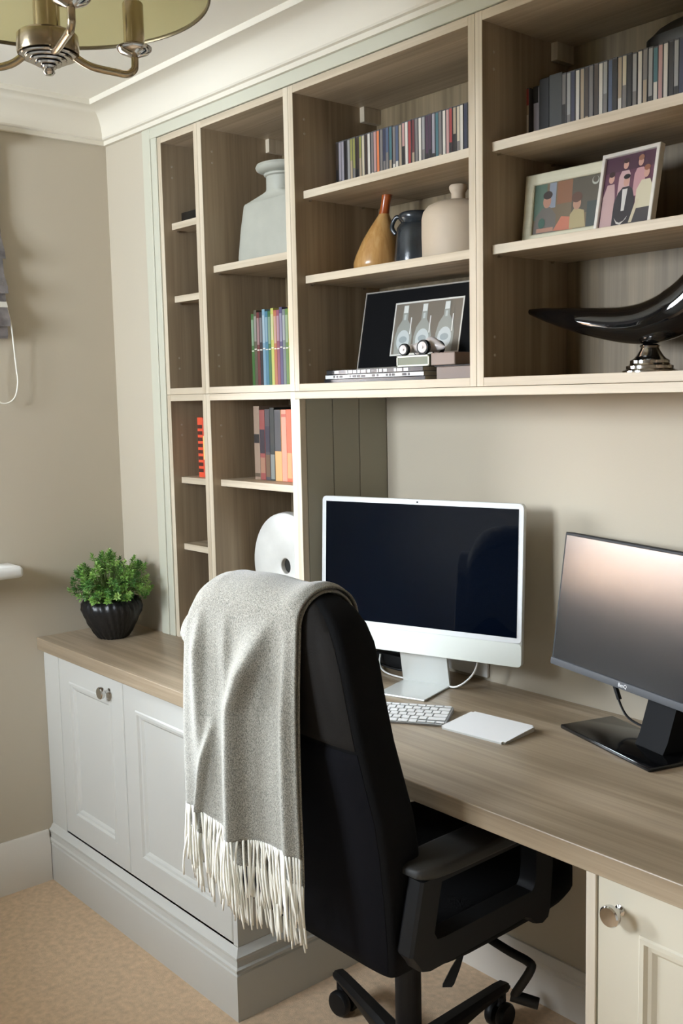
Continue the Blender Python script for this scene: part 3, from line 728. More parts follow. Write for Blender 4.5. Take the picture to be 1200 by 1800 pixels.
# dark rounded case with a grey rim lying on the discs
o = thing('carry_case', 'dark rounded case with grey rim lying on top of the disc row', 'case', (1.85, .20, 2.0535))
bm = bmesh.new(); rs = []
for z_, f in ((0, .97), (.006, 1), (.020, 1), (.026, .90), (.036, .80), (.044, .64), (.050, .42), (.053, .18)):
    rs.append([(1.85 + (.118 if f > .95 else .122) * f * math.copysign(abs(math.cos(t)) ** .7, math.cos(t)), .195 + .062 * f * math.copysign(abs(math.sin(t)) ** .8, math.sin(t)), 2.0537 + z_) for t in [2 * PI * k / 36 for k in range(36)]])
rings(bm, rs); obj('body', bm, mat('case_black', (22, 23, 24), .35, bump=(200, .1)), o, 40)
bm = bmesh.new()
pts = [(1.85 + .112 * math.cos(t), .218, 2.0537 + .020 + .046 * math.sin(t)) for t in [PI * k / 16 for k in range(17)]]
tube(bm, pts, .0045, 8); obj('rim', bm, mat('grey_rim', (120, 112, 108), .5), o, 40)

# ------------------------------------------------------------------ books
def book(x, w, z, h, y, dep, col, label, group, band=None, bandcol=None, tilt=0):
    t = thing('book', label, 'book', (x, y, z), (0, tilt, 0), group)
    cm = mat('cover_%02x%02x%02x' % col, col, .5); pg = mat('pages', (226, 216, 194), .9)
    bm = bmesh.new(); n = 6; c = .0016
    # cover: spine and two boards wrapped round the page block
    box(bm, (0, .0, 0), (w, .0022, h), .0007); box(bm, (0, .001, 0), (c, dep, h), .0005); box(bm, (w - c, .001, 0), (w, dep, h), .0005)
    obj('cover', bm, cm, t, None, False)
    obj('pages', BX((c + .0002, .0026, .003), (w - c - .0002, dep - .003, h - .003)), pg, t, None, False)
    for (a, b_, cc) in (band or []):
        obj('title_band', BX((.0012, -.0004, h * a), (w - .0012, .0006, h * b_)), mat('cover_%02x%02x%02x' % cc, cc, .5), t, None, False)
    return t
g_ = 'bright slim paperbacks in the tall upper unit'
x = .590
LIGHT = (214, 210, 198)
pb = [((58, 96, 46), 'green'), ((84, 78, 62), 'drab'), ((92, 40, 38), 'maroon'), ((34, 30, 32), 'near-black'), ((110, 142, 158), 'pale blue'), ((62, 110, 130), 'mid blue'), ((52, 96, 54), 'dark green'), ((178, 178, 92), 'lime'), ((164, 100, 70), 'rust'),
      ((128, 70, 88), 'magenta'), ((78, 72, 104), 'violet'), ((110, 116, 116), 'slate'), ((88, 118, 60), 'leaf green'), ((214, 190, 88), 'yellow'), ((228, 214, 140), 'pale yellow')]
for i, (c_, nm) in enumerate(pb):
    w = .0124; hh_ = .194 + (.006 if i % 3 == 1 else 0) - (.0 if i > 0 else .003)
    band = [(.48, .495, LIGHT), (.56 + .03 * (i % 2), .92, tuple(int(v * .55 + 90) for v in c_))]
    book(x, w - .0006, 1.4743, hh_, .088, .13, c_, f'{nm} slim paperback, {ordinal(i + 1)} from the left below the grey flask', g_, band)
    x += w
g_ = 'thick books in the lower unit behind the chair'
x = .592
for i, (c_, nm, w, hh_, band) in enumerate([
    ((146, 124, 106), 'taupe', .026, .198, [(.50, .62, (40, 36, 34)), (.04, .09, (90, 76, 60))]),
    ((134, 62, 56), 'dark red', .024, .188, [(.38, .72, (34, 26, 38)), (.1, .32, (150, 108, 84))]),
    ((60, 56, 60), 'charcoal', .022, .190, [(.40, .76, (38, 34, 50)), (.05, .36, (96, 72, 48))]),
    ((26, 34, 32), 'black', .020, .194, [(.02, .36, (120, 124, 120))]),
    ((212, 160, 100), 'tan-footed', .030, .188, [(.42, 1.0, (56, 58, 62))]),
    ((226, 146, 122), 'salmon pink', .022, .188, [(.9, .94, (190, 90, 70))]),
    ((206, 96, 62), 'deep orange', .022, .189, [(.05, .4, (228, 150, 100))]),
    ((196, 116, 80), 'brown-orange', .022, .187, None), ((92, 88, 96), 'slate', .022, .18, None)]):
    book(x, w - .0008, 1.2223, hh_, .085, .145, c_, f'{nm} spined thick book, {ordinal(i + 1)} from the left behind the chair', g_, band)
    x += w
book(.360, .026, 1.2203, .170, .055, .12, (214, 78, 46), 'bright orange book with dark lettering in the narrow lower unit', 'books in the narrow lower unit', [(.08 + .105 * k, .14 + .105 * k, (70, 34, 26)) for k in range(8)])
book(.387, .026, 1.2203, .168, .055, .12, (196, 66, 44), 'darker red-orange book hidden behind the upright, narrow lower unit', 'books in the narrow lower unit', [(.3, .7, (236, 200, 120))])

# small silver figure on a black block, top of the narrow unit
o = thing('figurine', 'small silver figurine on a black block in the narrow upper unit', 'figurine', (.398, .072, 1.9343))
bm = bmesh.new(); box(bm, (-.045, -.04, 0), (.045, .04, .024), .002, 2); loc_obj('base', bm, mat('figurine_base', (16, 15, 15), .3), o, None, 30)
bm = bmesh.new()
lathe(bm, [(.012, .024), (.014, .03), (.010, .045), (.015, .06), (.018, .075), (.010, .09), (.006, .096), (.010, .104), (.011, .112), (.007, .121), (0, .124)], (0, 0, 0), 16)
tube(bm, [(.012, 0, .082), (.026, -.006, .066), (.018, -.016, .055)], [.005, .004, .003], 8); tube(bm, [(-.012, 0, .082), (-.028, 0, .095), (-.024, 0, .115)], [.005, .004, .003], 8)
loc_obj('figure', bm, CHROME, o, None, 60)

# ------------------------------------------------------------------ vases
o = thing('flask_vase', 'large flat grey-green ceramic flask with wide lip', 'vase', (.702, .112, 1.7963))
FM = mat('flask_glaze', (166, 166, 154), .55, bump=(70, .15), vary=(20, .05))
bm = bmesh.new(); rs = []
def supr(hx, hy, z, e=4, n=40, cx=0, cy=0): return [(cx + hx * math.copysign(abs(math.cos(t)) ** (2 / e), math.cos(t)), cy + hy * math.copysign(abs(math.sin(t)) ** (2 / e), math.sin(t)), z) for t in [2 * PI * k / n for k in range(n)]]
for hx, hy, z, e in ((.148, .036, 0, 7), (.153, .040, .003, 7), (.152, .041, .02, 7), (.139, .040, .09, 7), (.126, .036, .150, 7), (.123, .034, .154, 7), (.117, .031, .157, 6), (.060, .028, .171, 3), (.045, .030, .175, 2.2), (.041, .032, .180, 2), (.040, .032, .215, 2)):
    rs.append(supr(hx, hy, z, e))
rings(bm, rs, cap1=False); loc_obj('body', bm, FM, o, None, 40)
bm = bmesh.new(); lathe(bm, [(.040, .210), (.046, .213), (.047, .217), (.043, .220), (.058, .222), (.068, .227), (.071, .234), (.067, .241), (.050, .244), (.036, .240), (.034, .22), (0, .218)], (0, 0, 0), 36, mod=lambda r, a, z: r / math.sqrt(math.cos(a) ** 2 + (math.sin(a) / .80) ** 2)); loc_obj('lip', bm, FM, o, None, 40)

o = thing('wooden_bottle', 'tall teardrop turned wooden bottle with reddish neck, leftmost on the vase shelf', 'vase', (1.020, .16, 1.7313))
bm = bmesh.new(); rs = []
for r, z in ((.030, 0), (.052, .003), (.060, .014), (.0605, .026), (.056, .045), (.045, .075), (.033, .100), (.023, .118), (.0145, .133), (.0125, .138)):
    sh = .040 * (z / .20) ** 1.5 - .004; rs.append([(sh + r * math.cos(t), r * math.sin(t), z) for t in [2 * PI * k / 36 for k in range(36)]])
rings(bm, rs, cap1=False); loc_obj('body', bm, wood('pale_turned_wood', 'z', (150, 108, 60), (176, 134, 80), (194, 158, 104), .25), o, None, 50)
bm = bmesh.new(); rs = []
for r, z in ((.0128, .137), (.0115, .150), (.0112, .165), (.0125, .180), (.0155, .194), (.0160, .198), (.0145, .200), (.010, .197)):
    sh = .040 * (z / .20) ** 1.5 - .004; rs.append([(sh + r * math.cos(t), r * math.sin(t), z) for t in [2 * PI * k / 28 for k in range(28)]])
rings(bm, rs); loc_obj('neck', bm, wood('red_turned_wood', 'z', (112, 48, 18), (146, 70, 28), (168, 88, 40), .2), o, None, 50)

o = thing('stoneware_jar', 'small dark blue-grey glazed jar with handle between the two bottles', 'jar', (1.142, .165, 1.7313))
JM = mat('dark_glaze', (38, 43, 47), .2, vary=(30, .35), bump=(50, .2))
bm = bmesh.new(); lathe(bm, [(.040, 0), (.050, .003), (.0525, .02), (.050, .05), (.047, .08), (.045, .092), (.040, .100), (.036, .104), (.039, .110), (.042, .118), (.041, .124), (.035, .127), (.032, .120), (0, .118)], (0, 0, 0), 36, mod=lambda r, a, z: r + .0008 * math.sin(z * 700)); loc_obj('body', bm, JM, o, None, 60)
bm = bmesh.new(); tube(bm, smooth_path([(-.034, -.018, .119), (-.044, -.022, .120), (-.053, -.025, .108), (-.054, -.026, .094), (-.046, -.022, .082)], 5), .0052, 10); loc_obj('handle', bm, JM, o, None, 60)

o = thing('stone_bottle', 'cream stoneware bottle with a small neck, rightmost on the vase shelf', 'vase', (1.272, .165, 1.7313))
bm = bmesh.new(); lathe(bm, [(.070, 0), (.079, .003), (.081, .012), (.082, .06), (.0815, .095), (.078, .110), (.068, .122), (.050, .130), (.024, .134), (.0165, .136), (.0155, .140), (.0155, .150), (.0175, .153), (.0200, .158), (.0202, .164), (.018, .167), (.013, .166), (.012, .140), (0, .138)], (0, 0, 0), 44); loc_obj('body', bm, mat('cream_stoneware', (186, 170, 148), .6, bump=(80, .1), vary=(14, .05)), o, None, 40)

# ------------------------------------------------------------------ pictures (flat prints built as coloured shapes on the sheet)
def ell(cx, cz, rx, rz, n=20): return [(cx + rx * math.cos(2 * PI * k / n), cz + rz * math.sin(2 * PI * k / n)) for k in range(n)]
def print_sheet(parent, shapes, y0, tm=None, nm='print'):
    cols = []; bm = bmesh.new()
    for i, (c_, pts) in enumerate(shapes):
        if c_ not in cols: cols.append(c_)
        f = bm.faces.new([bm.verts.new((x_, y0 - .00006 * i, z_)) for x_, z_ in pts]); f.material_index = cols.index(c_)
    me_m = [mat('ink_%02x%02x%02x' % c_, c_, .35) for c_ in cols]
    if tm is not None: bm.transform(tm)
    me = bpy.data.meshes.new(nm); bm.to_mesh(me); bm.free()
    for mm in me_m: me.materials.append(mm)
    o_ = bpy.data.objects.new(nm, me); C.objects.link(o_); o_.parent = parent; return o_
def rect(x0, x1, z0, z1): return [(x0, z0), (x1, z0), (x1, z1), (x0, z1)]
def frame_ring(w, h, fw_, th, m_, parent, y0=0, bev=.001, nm='frame'):
    bm = bmesh.new()
    rs = []
    for i, y in ((0, y0 + th), (0, y0 + bev), (bev, y0), (fw_ - bev, y0), (fw_, y0 + bev), (fw_, y0 + th * .6)):
        rs.append([(-w / 2 + i, y, i), (w / 2 - i, y, i), (w / 2 - i, y, h - i), (-w / 2 + i, y, h - i)])
    rings(bm, rs, cap0=True, cap1=False); return loc_obj(nm, bm, m_, parent, None)

# black-mounted picture of bottles, leaning at the back of the vase unit
pf = thing('framed_picture', 'black-mounted picture of three pale bottles in a thin silver frame', 'picture', (1.172, .150, 1.5062), (-.20, 0, .02))
fw_, fh = .452, .192
frame_ring(fw_, fh, .0035, .012, mat('silver_frame', (212, 208, 200), .3, .6), pf)
loc_obj('mount', BX((-fw_ / 2 + .003, .003, .003), (fw_ / 2 - .003, .006, fh - .003)), mat('black_mount', (16, 16, 17), .9, spec=.1), pf)
px0, px1, pz0, pz1 = -.118, .100, .030, .158
sh = [((206, 204, 196), rect(px0, px1, pz0, pz1)), ((112, 104, 92), rect(px0 + .004, px1 - .004, pz0 + .004, pz1 - .004))]
for k, (cx_, s_) in enumerate(((-.080, 1.0), (-.018, .97), (.052, 1.05))):
    sh += [((146, 148, 140), [(cx_ - .026, pz0 + .004), (cx_ + .026, pz0 + .004), (cx_ + .028, pz0 + .045 * s_), (cx_ + .022, pz0 + .068 * s_), (cx_ + .009, pz0 + .085 * s_), (cx_ + .008, pz1 - .008), (cx_ - .008, pz1 - .008), (cx_ - .009, pz0 + .085 * s_), (cx_ - .022, pz0 + .068 * s_), (cx_ - .028, pz0 + .045 * s_)]),
           ((188, 194, 192), ell(cx_, pz0 + .036, .021, .025)), ((150, 158, 158), ell(cx_, pz0 + .038, .013, .008)), ((206, 208, 202), rect(cx_ - .007, cx_ + .007, pz1 - .026, pz1 - .009)),
           ((178, 184, 180), rect(cx_ - .004, cx_ + .003, pz0 + .085, pz1 - .03)), ((220, 220, 214), rect(cx_ + .019, cx_ + .022, pz0 + .05, pz0 + .09))]
print_sheet(pf, sh, .0026)

# magazines under the picture
mt = 1.4743
for i, (dx_, ln, th_, c_, nm) in enumerate(((0, .36, .009, (40, 40, 42), 'black'), (.002, .352, .010, (222, 222, 220), 'white'), (.004, .346, .011, (54, 54, 56), 'dark grey'))):
    o = thing('magazine', f'{nm} magazine, {("bottom", "middle", "top")[i]} of the flat stack under the black picture', 'magazine', (.936 + dx_, .050 + .002 * i, mt), (0, 0, 0), 'magazines lying under the black picture')
    bm = bmesh.new(); box(bm, (0, 0, 0), (ln - .02, .205, .0008)); box(bm, (0, 0, th_ - .0010), (ln - .02, .205, th_ - .0002)); box(bm, (0, 0, 0), (ln - .02, .0008, th_ - .0002))
    loc_obj('cover', bm, mat('mag_%s' % nm.replace(' ', '_'), c_, .25), o)
    loc_obj('pages', BX((.001, .001, .0009), (ln - .022, .203, th_ - .0011)), mat('pages', (226, 216, 194)), o)
    if i > 0:
        r5 = random.Random(i); shp = []
        xx = .03
        while xx < ln - .06:
            w_ = r5.uniform(.004, .016); shp.append((((232, 230, 226) if i == 2 else (40, 42, 46)), rect(xx, xx + w_, .0022, th_ - .0022))); xx += w_ + r5.uniform(.002, .006) + (.02 if r5.random() < .12 else 0)
        print_sheet(o, shp, -.0003, nm='spine_lettering')['kind'] = 'stuff'
    mt += th_ + .0001
# boxes at the right end of the shelf, small plinth box with the model car
o = obj('storage_box', BX((1.300, .060, 1.4743), (1.4495, .165, 1.5010), .0015), mat('mauve_box', (128, 114, 106), .6)); tag(o, 'flat taupe box, lower of two by the upright beside the model car', 'box', 'taupe boxes beside the model car')
o = obj('storage_box', BX((1.282, .062, 1.5048), (1.352, .155, 1.5315), .0015), mat('mauve_box2', (142, 126, 116), .6)); tag(o, 'small taupe box, upper of two behind the model car', 'box', 'taupe boxes beside the model car')
bm = bmesh.new(); box(bm, (1.288, .066, 1.5012), (1.44, .150, 1.5046), .001); o = obj('slim_notebook', bm, mat('dark_card', (34, 33, 32))); tag(o, 'thin dark notebook between the two taupe boxes', 'notebook')
zp_ = mt + .0003
o = thing('display_plinth', 'small grey-green block with white border carrying the model car', 'block', (1.235, .090, zp_))
loc_obj('block', BX((-.056, -.030, 0), (.044, .045, .0235), .0008), mat('sage_block', (112, 118, 100), .5), o)
bm = bmesh.new(); bw = .0035
for a, b_ in (((-.0565, 0), (.0445, bw)), ((-.0565, .0235 - bw), (.0445, .0238)), ((-.0565, 0), (-.0565 + bw, .0238)), ((.0445 - bw, 0), (.0445, .0238))):
    box(bm, (a[0], -.0312, a[1]), (b_[0], -.0298, b_[1]), .0003)
loc_obj('border', bm, mat('cream_border', (232, 232, 214), .5), o)

ca = thing('model_car', 'small silver vintage racing model car with black tyres', 'model car', (1.232, .092, zp_ + .0240), (0, 0, .12))
CS = mat('model_silver', (216, 208, 204), .3, .15); TY = mat('tyre', (16, 16, 17), .7)
bm = bmesh.new(); rs = []
for x_, hw, zb, zt_ in ((-.050, .007, .011, .020), (-.044, .010, .008, .024), (-.020, .012, .007, .028), (-.004, .014, .006, .032), (.006, .015, .006, .031), (.016, .015, .006, .040), (.026, .013, .007, .041), (.040, .010, .008, .032), (.054, .005, .011, .021), (.060, .001, .015, .017)):
    cz = (zb + zt_) / 2; hz = (zt_ - zb) / 2; rs.append([(x_, hw * math.cos(t), cz + hz * math.sin(t)) for t in [2 * PI * k / 16 for k in range(16)]])
rings(bm, rs); loc_obj('body', bm, CS, ca, None, 50)
bm = bmesh.new(); lathe(bm, [(.009, 0), (.010, .002), (.007, .003), (0, .0025)], (.006, 0, .0305), 16); loc_obj('cockpit', bm, TY, ca, None, 40)
for x_, r_ in ((-.034, .0135), (.020, .0165)):
    bm = bmesh.new(); tube(bm, [(x_, -.026, r_ - .001), (x_, .026, r_ - .001)], .0018, 8); loc_obj('axle', bm, CHROME, ca, None, 40)
    for s in (-1, 1):
        bm = bmesh.new(); lathe(bm, [(r_ * .74, -.005), (r_ * .95, -.005), (r_, -.003), (r_, .003), (r_ * .95, .005), (r_ * .74, .005)], (x_, s * .026, r_), 24, axis='y', cap0=True, cap1=True); wv = loc_obj('wheel', bm, TY, ca, None, 40)
        bm = bmesh.new()
        for q in (1, -1): lathe(bm, [(r_ * .74, .0052 * q), (r_ * .72, .0062 * q), (r_ * .2, .0054 * q), (.0025, .008 * q), (0, .008 * q)], (x_, s * .026, r_), 24, axis='y')
        loc_obj('wheel_disc', bm, CS, wv, None, 30)

# family photographs
p1 = thing('photo_frame', 'cream wooden frame with a landscape photo of two people at a table', 'photo frame', (1.600, .105, 1.7323), (-.12, 0, .03))
fw1, fh1 = .205, .142
frame_ring(fw1, fh1, .022, .014, wood('cream_frame', 'x', (188, 182, 156), (200, 194, 168), (212, 206, 182)), p1, bev=.002)
a0, a1, b0, b1 = -fw1 / 2 + .021, fw1 / 2 - .021, .021, fh1 - .021
sh = [((122, 100, 72), rect(a0, a1, b0, b1)), ((86, 112, 92), rect(a0, a0 + .03, b0 + .03, b1)), ((150, 158, 170), rect(a0 + .036, a0 + .052, b0 + .05, b1)), ((148, 92, 58), rect(a0 + .055, a0 + .09, b0 + .055, b1)), ((84, 74, 58), rect(a0 + .09, a1, b0 + .03, b1)),
      ((110, 102, 92), [(a0 + .002, b0), (a0 + .055, b0), (a0 + .055, b0 + .035), (a0 + .040, b0 + .052), (a0 + .022, b0 + .052), (a0 + .006, b0 + .036)]), ((196, 140, 112), ell(a0 + .032, b0 + .064, .0095, .013)), ((56, 42, 36), ell(a0 + .033, b0 + .076, .011, .008)),
      ((196, 140, 112), rect(a0 + .01, a0 + .05, b0 + .004, b0 + .012)), ((214, 118, 84), [(a0 + .05, b0 + .004), (a0 + .096, b0 + .002), (a0 + .092, b0 + .026), (a0 + .068, b0 + .030)]),
      ((196, 176, 120), [(a0 + .088, b0 + .003), (a0 + .125, b0 + .003), (a0 + .120, b0 + .035), (a0 + .098, b0 + .042), (a0 + .088, b0 + .030)]), ((204, 146, 116), ell(a0 + .103, b0 + .050, .009, .012)), ((92, 54, 36), ell(a0 + .102, b0 + .062, .012, .010)), ((52, 62, 58), rect(a0 + .126, a1, b0, b0 + .05)), ((206, 206, 190), ell(a0 + .142, b1 - .012, .008, .008)), ((84, 74, 58), ell(a0 + .142, b1 - .010, .006, .006)),
      ((60, 96, 80), ell(a0 + .022, b0 + .022, .008, .01))]
sh = [(tuple(int(v * .72 + 22) for v in c_), q_) for c_, q_ in sh]
print_sheet(p1, sh, .006)
loc_obj('backing', BX((-fw1 / 2 + .004, .0085, .004), (fw1 / 2 - .004, .013, fh1 - .004)), mat('dark_card', (34, 33, 32)), p1)

p2 = thing('photo_frame', 'white metal frame with a photo of five people in formal dress', 'photo frame', (1.748, .075, 1.7323), (-.20, 0, -.06))
fw2, fh2 = .126, .148
frame_ring(fw2, fh2, .0075, .014, mat('white_metal', (226, 222, 214), .3, .3), p2)
a0, a1, b0, b1 = -fw2 / 2 + .007, fw2 / 2 - .007, .007, fh2 - .007
W_, Hh = a1 - a0, b1 - b0
def R(u0, u1, v0, v1): return rect(a0 + u0 * W_, a0 + u1 * W_, b0 + v0 * Hh, b0 + v1 * Hh)
def Pg(*q): return [(a0 + u_ * W_, b0 + v_ * Hh) for u_, v_ in q]
def E_(u_, v_, ru, rv): return ell(a0 + u_ * W_, b0 + v_ * Hh, ru * W_, rv * Hh)
sk = (214, 166, 148); hr = (58, 38, 38)
sh = [((98, 58, 78), R(0, 1, 0, 1)), ((74, 44, 62), R(0, 1, .78, 1)),
      ((206, 170, 168), Pg((.02, 0), (.26, 0), (.26, .42), (.22, .62), (.08, .62), (.02, .45))), (sk, E_(.15, .70, .055, .065)), (hr, E_(.15, .76, .06, .04)),
      ((216, 178, 178), Pg((.30, .40), (.52, .40), (.52, .72), (.48, .78), (.34, .78), (.30, .70))), (sk, E_(.41, .86, .05, .06)), (hr, E_(.41, .915, .055, .035)),
      ((206, 156, 160), Pg((.60, .40), (.80, .40), (.82, .72), (.76, .78), (.64, .78), (.60, .70))), (sk, E_(.70, .86, .05, .06)), ((160, 110, 84), E_(.70, .915, .055, .04)),
      ((44, 42, 48), Pg((.26, 0), (.66, 0), (.66, .34), (.60, .50), (.52, .55), (.40, .55), (.32, .48), (.26, .34))), ((226, 222, 214), Pg((.42, .22), (.48, .22), (.50, .52), (.40, .52))), (sk, E_(.46, .62, .055, .065)), ((30, 26, 30), E_(.46, .69, .065, .035)),
      ((226, 220, 210), Pg((.30, .14), (.36, .08), (.42, .06), (.50, .08), (.56, .14), (.54, .10), (.44, .03), (.36, .05))),
      ((224, 216, 184), Pg((.68, .20), (.98, .20), (.98, .50), (.92, .60), (.76, .60), (.68, .48))), (sk, E_(.84, .69, .055, .065)), ((150, 96, 72), E_(.84, .76, .06, .04)), ((66, 62, 64), Pg((.66, 0), (1, 0), (1, .22), (.68, .22))), ((220, 208, 176), Pg((.60, .04), (.66, .04), (.76, .34), (.70, .36)))]
sh = [(tuple(int(v * .80 + 12) for v in c_), q_) for c_, q_ in sh]
print_sheet(p2, sh, .006)
loc_obj('backing', BX((-fw2 / 2 + .003, .0085, .003), (fw2 / 2 - .003, .013, fh2 - .003)), mat('dark_card', (34, 33, 32)), p2)
bm = bmesh.new(); rings(bm, [[(-.018, .013, .09), (.018, .013, .09), (.018, .015, .09), (-.018, .015, .09)], [(-.028, .062, .012), (.028, .062, .012), (.028, .064, .012), (-.028, .064, .012)]]); loc_obj('strut', bm, mat('dark_card', (34, 33, 32)), p2)

# ------------------------------------------------------------------ black horn-shaped dish on a silver stepped foot
hz = thing('sculpture', 'glossy black horn-shaped sculpture on a stepped silver foot', 'sculpture', (1.768, .145, 1.4743))
bm = bmesh.new(); rs = []
spine = smooth_path([(-.292, 0, .135), (-.239, 0, .124), (-.183, 0, .112), (-.116, 0, .100), (-.052, 0, .092), (.005, 0, .094), (.060, 0, .112), (.104, 0, .146), (.134, 0, .188), (.154, 0, .232), (.166, 0, .262)], 5)
N_ = len(spine)
def hr_(f):    # half thickness along the horn
    tab = [(0, .003), (.04, .008), (.1, .014), (.2, .022), (.3, .029), (.4, .035), (.5, .041), (.6, .045), (.7, .042), (.8, .032), (.9, .018), (1, .003)]
    for (a, x_), (b_, y_) in zip(tab[:-1], tab[1:]):
        if a <= f <= b_: return x_ + (y_ - x_) * (f - a) / (b_ - a)
    return .002
for i, p in enumerate(spine):
    t = (spine[min(i + 1, N_ - 1)] - spine[max(i - 1, 0)]).normalized(); nrm = Vector((-t.z, 0, t.x)); h_ = hr_(i / (N_ - 1))
    ring = []
    for k in range(24):
        a = 2 * PI * k / 24; dn = math.sin(a) * h_; dy = math.cos(a) * h_ * 1.05
        
        ring.append(p + nrm * dn + Vector((0, dy, 0)))
    rs.append(ring)
rings(bm, rs); loc_obj('horn', bm, mat('gloss_black', (8, 8, 9), .06, coat=.5), hz, None, 70)
bm = bmesh.new(); lathe(bm, [(.050, 0), (.050, .004), (.046, .006), (.043, .008), (.043, .013), (.038, .015), (.036, .018), (.036, .023), (.030, .026), (.024, .032), (.018, .042), (.016, .046), (.019, .050), (.014, .053), (0, .053)], (0, 0, 0), 36); loc_obj('foot', bm, CHROME, hz, None, 30)

# ------------------------------------------------------------------ marble disc sculpture in the lower unit
o = thing('marble_disc', 'round pale marble disc with a dark centre hole behind the chair', 'ornament', (.690, .125, H))
bm = bmesh.new(); r0, ri, th_ = .146, .021, .022; n = 56
rs = []
for r_, y_ in ((ri, -th_ + .004), (ri + .004, -th_), (r0 - .010, -th_), (r0 - .003, -th_ + .004), (r0, 0), (r0 - .003, th_ - .004), (r0 - .010, th_), (ri + .004, th_), (ri, th_ - .004), (ri, -th_ + .004)):
    rs.append([(r_ * math.cos(t), y_, .241 + r_ * math.sin(t)) for t in [2 * PI * k / n for k in range(n)]])
rings(bm, rs, cap0=False, cap1=False)
mm = mat('marble', (222, 222, 216), .3, vary=(11, .10)); loc_obj('disc', bm, mm, o, None, 50)
bm = bmesh.new(); box(bm, (-.055, -.04, 0), (.055, .04, .03), .003, 2); box(bm, (-.012, -.010, .03), (.012, .010, .1), .001); loc_obj('stand', bm, mat('stand_black', (24, 23, 22), .4), o, None, 30)
bm = bmesh.new(); lathe(bm, [(ri - .0005, .006), (ri - .0005, -.006), (0, -.006)], (0, 0, .241), 32, axis='y'); loc_obj('hole_plug', bm, mat('plug', (34, 34, 30), .7), o, None, 30)

# ------------------------------------------------------------------ potted plant
pl = thing('potted_plant', 'small leafy green plant in a ribbed black pot on the corner worktop', 'plant', (.160, -.135, H))
bm = bmesh.new()
def rib(r, a, z): return r + (.0022 * math.sin(a * 26 + z * 60 + 2 * math.sin(a * 3)) + .0015 * math.sin(a * 7 + z * 90)) * (1 if r > .02 else 0)
lathe(bm, [(.040, 0), (.044, .003), (.055, .018), (.071, .045), (.083, .072), (.088, .090), (.086, .104), (.079, .114), (.074, .117), (.070, .112), (.070, .098), (0, .096)], (0, 0, 0), 120, mod=rib)
loc_obj('pot', bm, mat('pot_black', (20, 20, 21), .38, bump=(90, .4)), pl, None, 60)
bm = bmesh.new(); lathe(bm, [(.069, .099), (.05, .102), (0, .103)], (0, 0, 0), 24); loc_obj('soil', bm, mat('soil', (46, 36, 28), .95), pl, None, 60)
rg = random.Random(11); st = bmesh.new(); fo = [bmesh.new() for _ in range(3)]
for k in range(190):
    # points on a flattened dome
    a = rg.uniform(0, 2 * PI); e_ = math.asin(rg.uniform(-.30, 1)); rr_ = rg.choice([.62, .8, .92, 1.0]) * rg.uniform(.94, 1.04)
    tip = Vector((math.cos(a) * math.cos(e_) * .126 * rr_, math.sin(a) * math.cos(e_) * .118 * rr_, .150 + math.sin(e_) * (.108 if e_ > 0 else .075) * rr_))
    if tip.x < -.148: continue
    base = Vector((tip.x * .25, tip.y * .25, .100)); mid = base.lerp(tip, .5) + Vector((0, 0, .02))
    tube(st, [base, mid, tip], [.0014, .0012, .0008], 5)
    outd = (tip - Vector((0, 0, .12))).normalized(); outd = (outd + Vector((0, 0, .55))).normalized()
    f_ = fo[rg.choice([0, 0, 1, 1, 2])]
    for q in range(18):
        th = q * 2.399; el = .15 + .85 * (q / 18)
        u_ = outd.orthogonal().normalized(); v_ = outd.cross(u_)
        d = (u_ * math.cos(th) + v_ * math.sin(th)) * math.cos(el * 1.35) + outd * math.sin(el * 1.35)
        o_ = tip - outd * (.020 * (1 - q / 18)) + d * .002
        L_ = rg.uniform(.010, .016) * (1.05 - .35 * q / 18); w_ = L_ * .27
        s_ = d.cross(outd); s_ = s_.normalized() if s_.length > .01 else u_
        nn = s_.cross(d).normalized()
        a_ = f_.verts.new(o_); b1 = f_.verts.new(o_ + d * L_ * .5 + s_ * w_ + nn * .0012); b2 = f_.verts.new(o_ + d * L_ * .5 - s_ * w_ + nn * .0012); m_ = f_.verts.new(o_ + d * L_ * .55 - nn * .0005); t_ = f_.verts.new(o_ + d * L_ - nn * .0015)
        for tri in ((a_, b1, m_), (b1, t_, m_), (a_, m_, b2), (m_, t_, b2)): f_.faces.new(tri)
loc_obj('stems', st, mat('stem_green', (88, 112, 52), .7), pl)
fc = [(72, 118, 48), (118, 162, 72), (164, 196, 112)]
allf = bmesh.new()
for i, f_ in enumerate(fo):
    me = bpy.data.meshes.new('tmp'); f_.to_mesh(me); f_.free()
    k0 = len(allf.faces); allf.from_mesh(me); allf.faces.ensure_lookup_table()
    for f in allf.faces[k0:]: f.material_index = i
    bpy.data.meshes.remove(me)
me = bpy.data.meshes.new('foliage'); allf.to_mesh(me); allf.free()
for i, c_ in enumerate(fc): me.materials.append(mat('leaf_%d' % i, c_, .5))
o = bpy.data.objects.new('foliage', me); C.objects.link(o); o.parent = pl; o['kind'] = 'stuff'

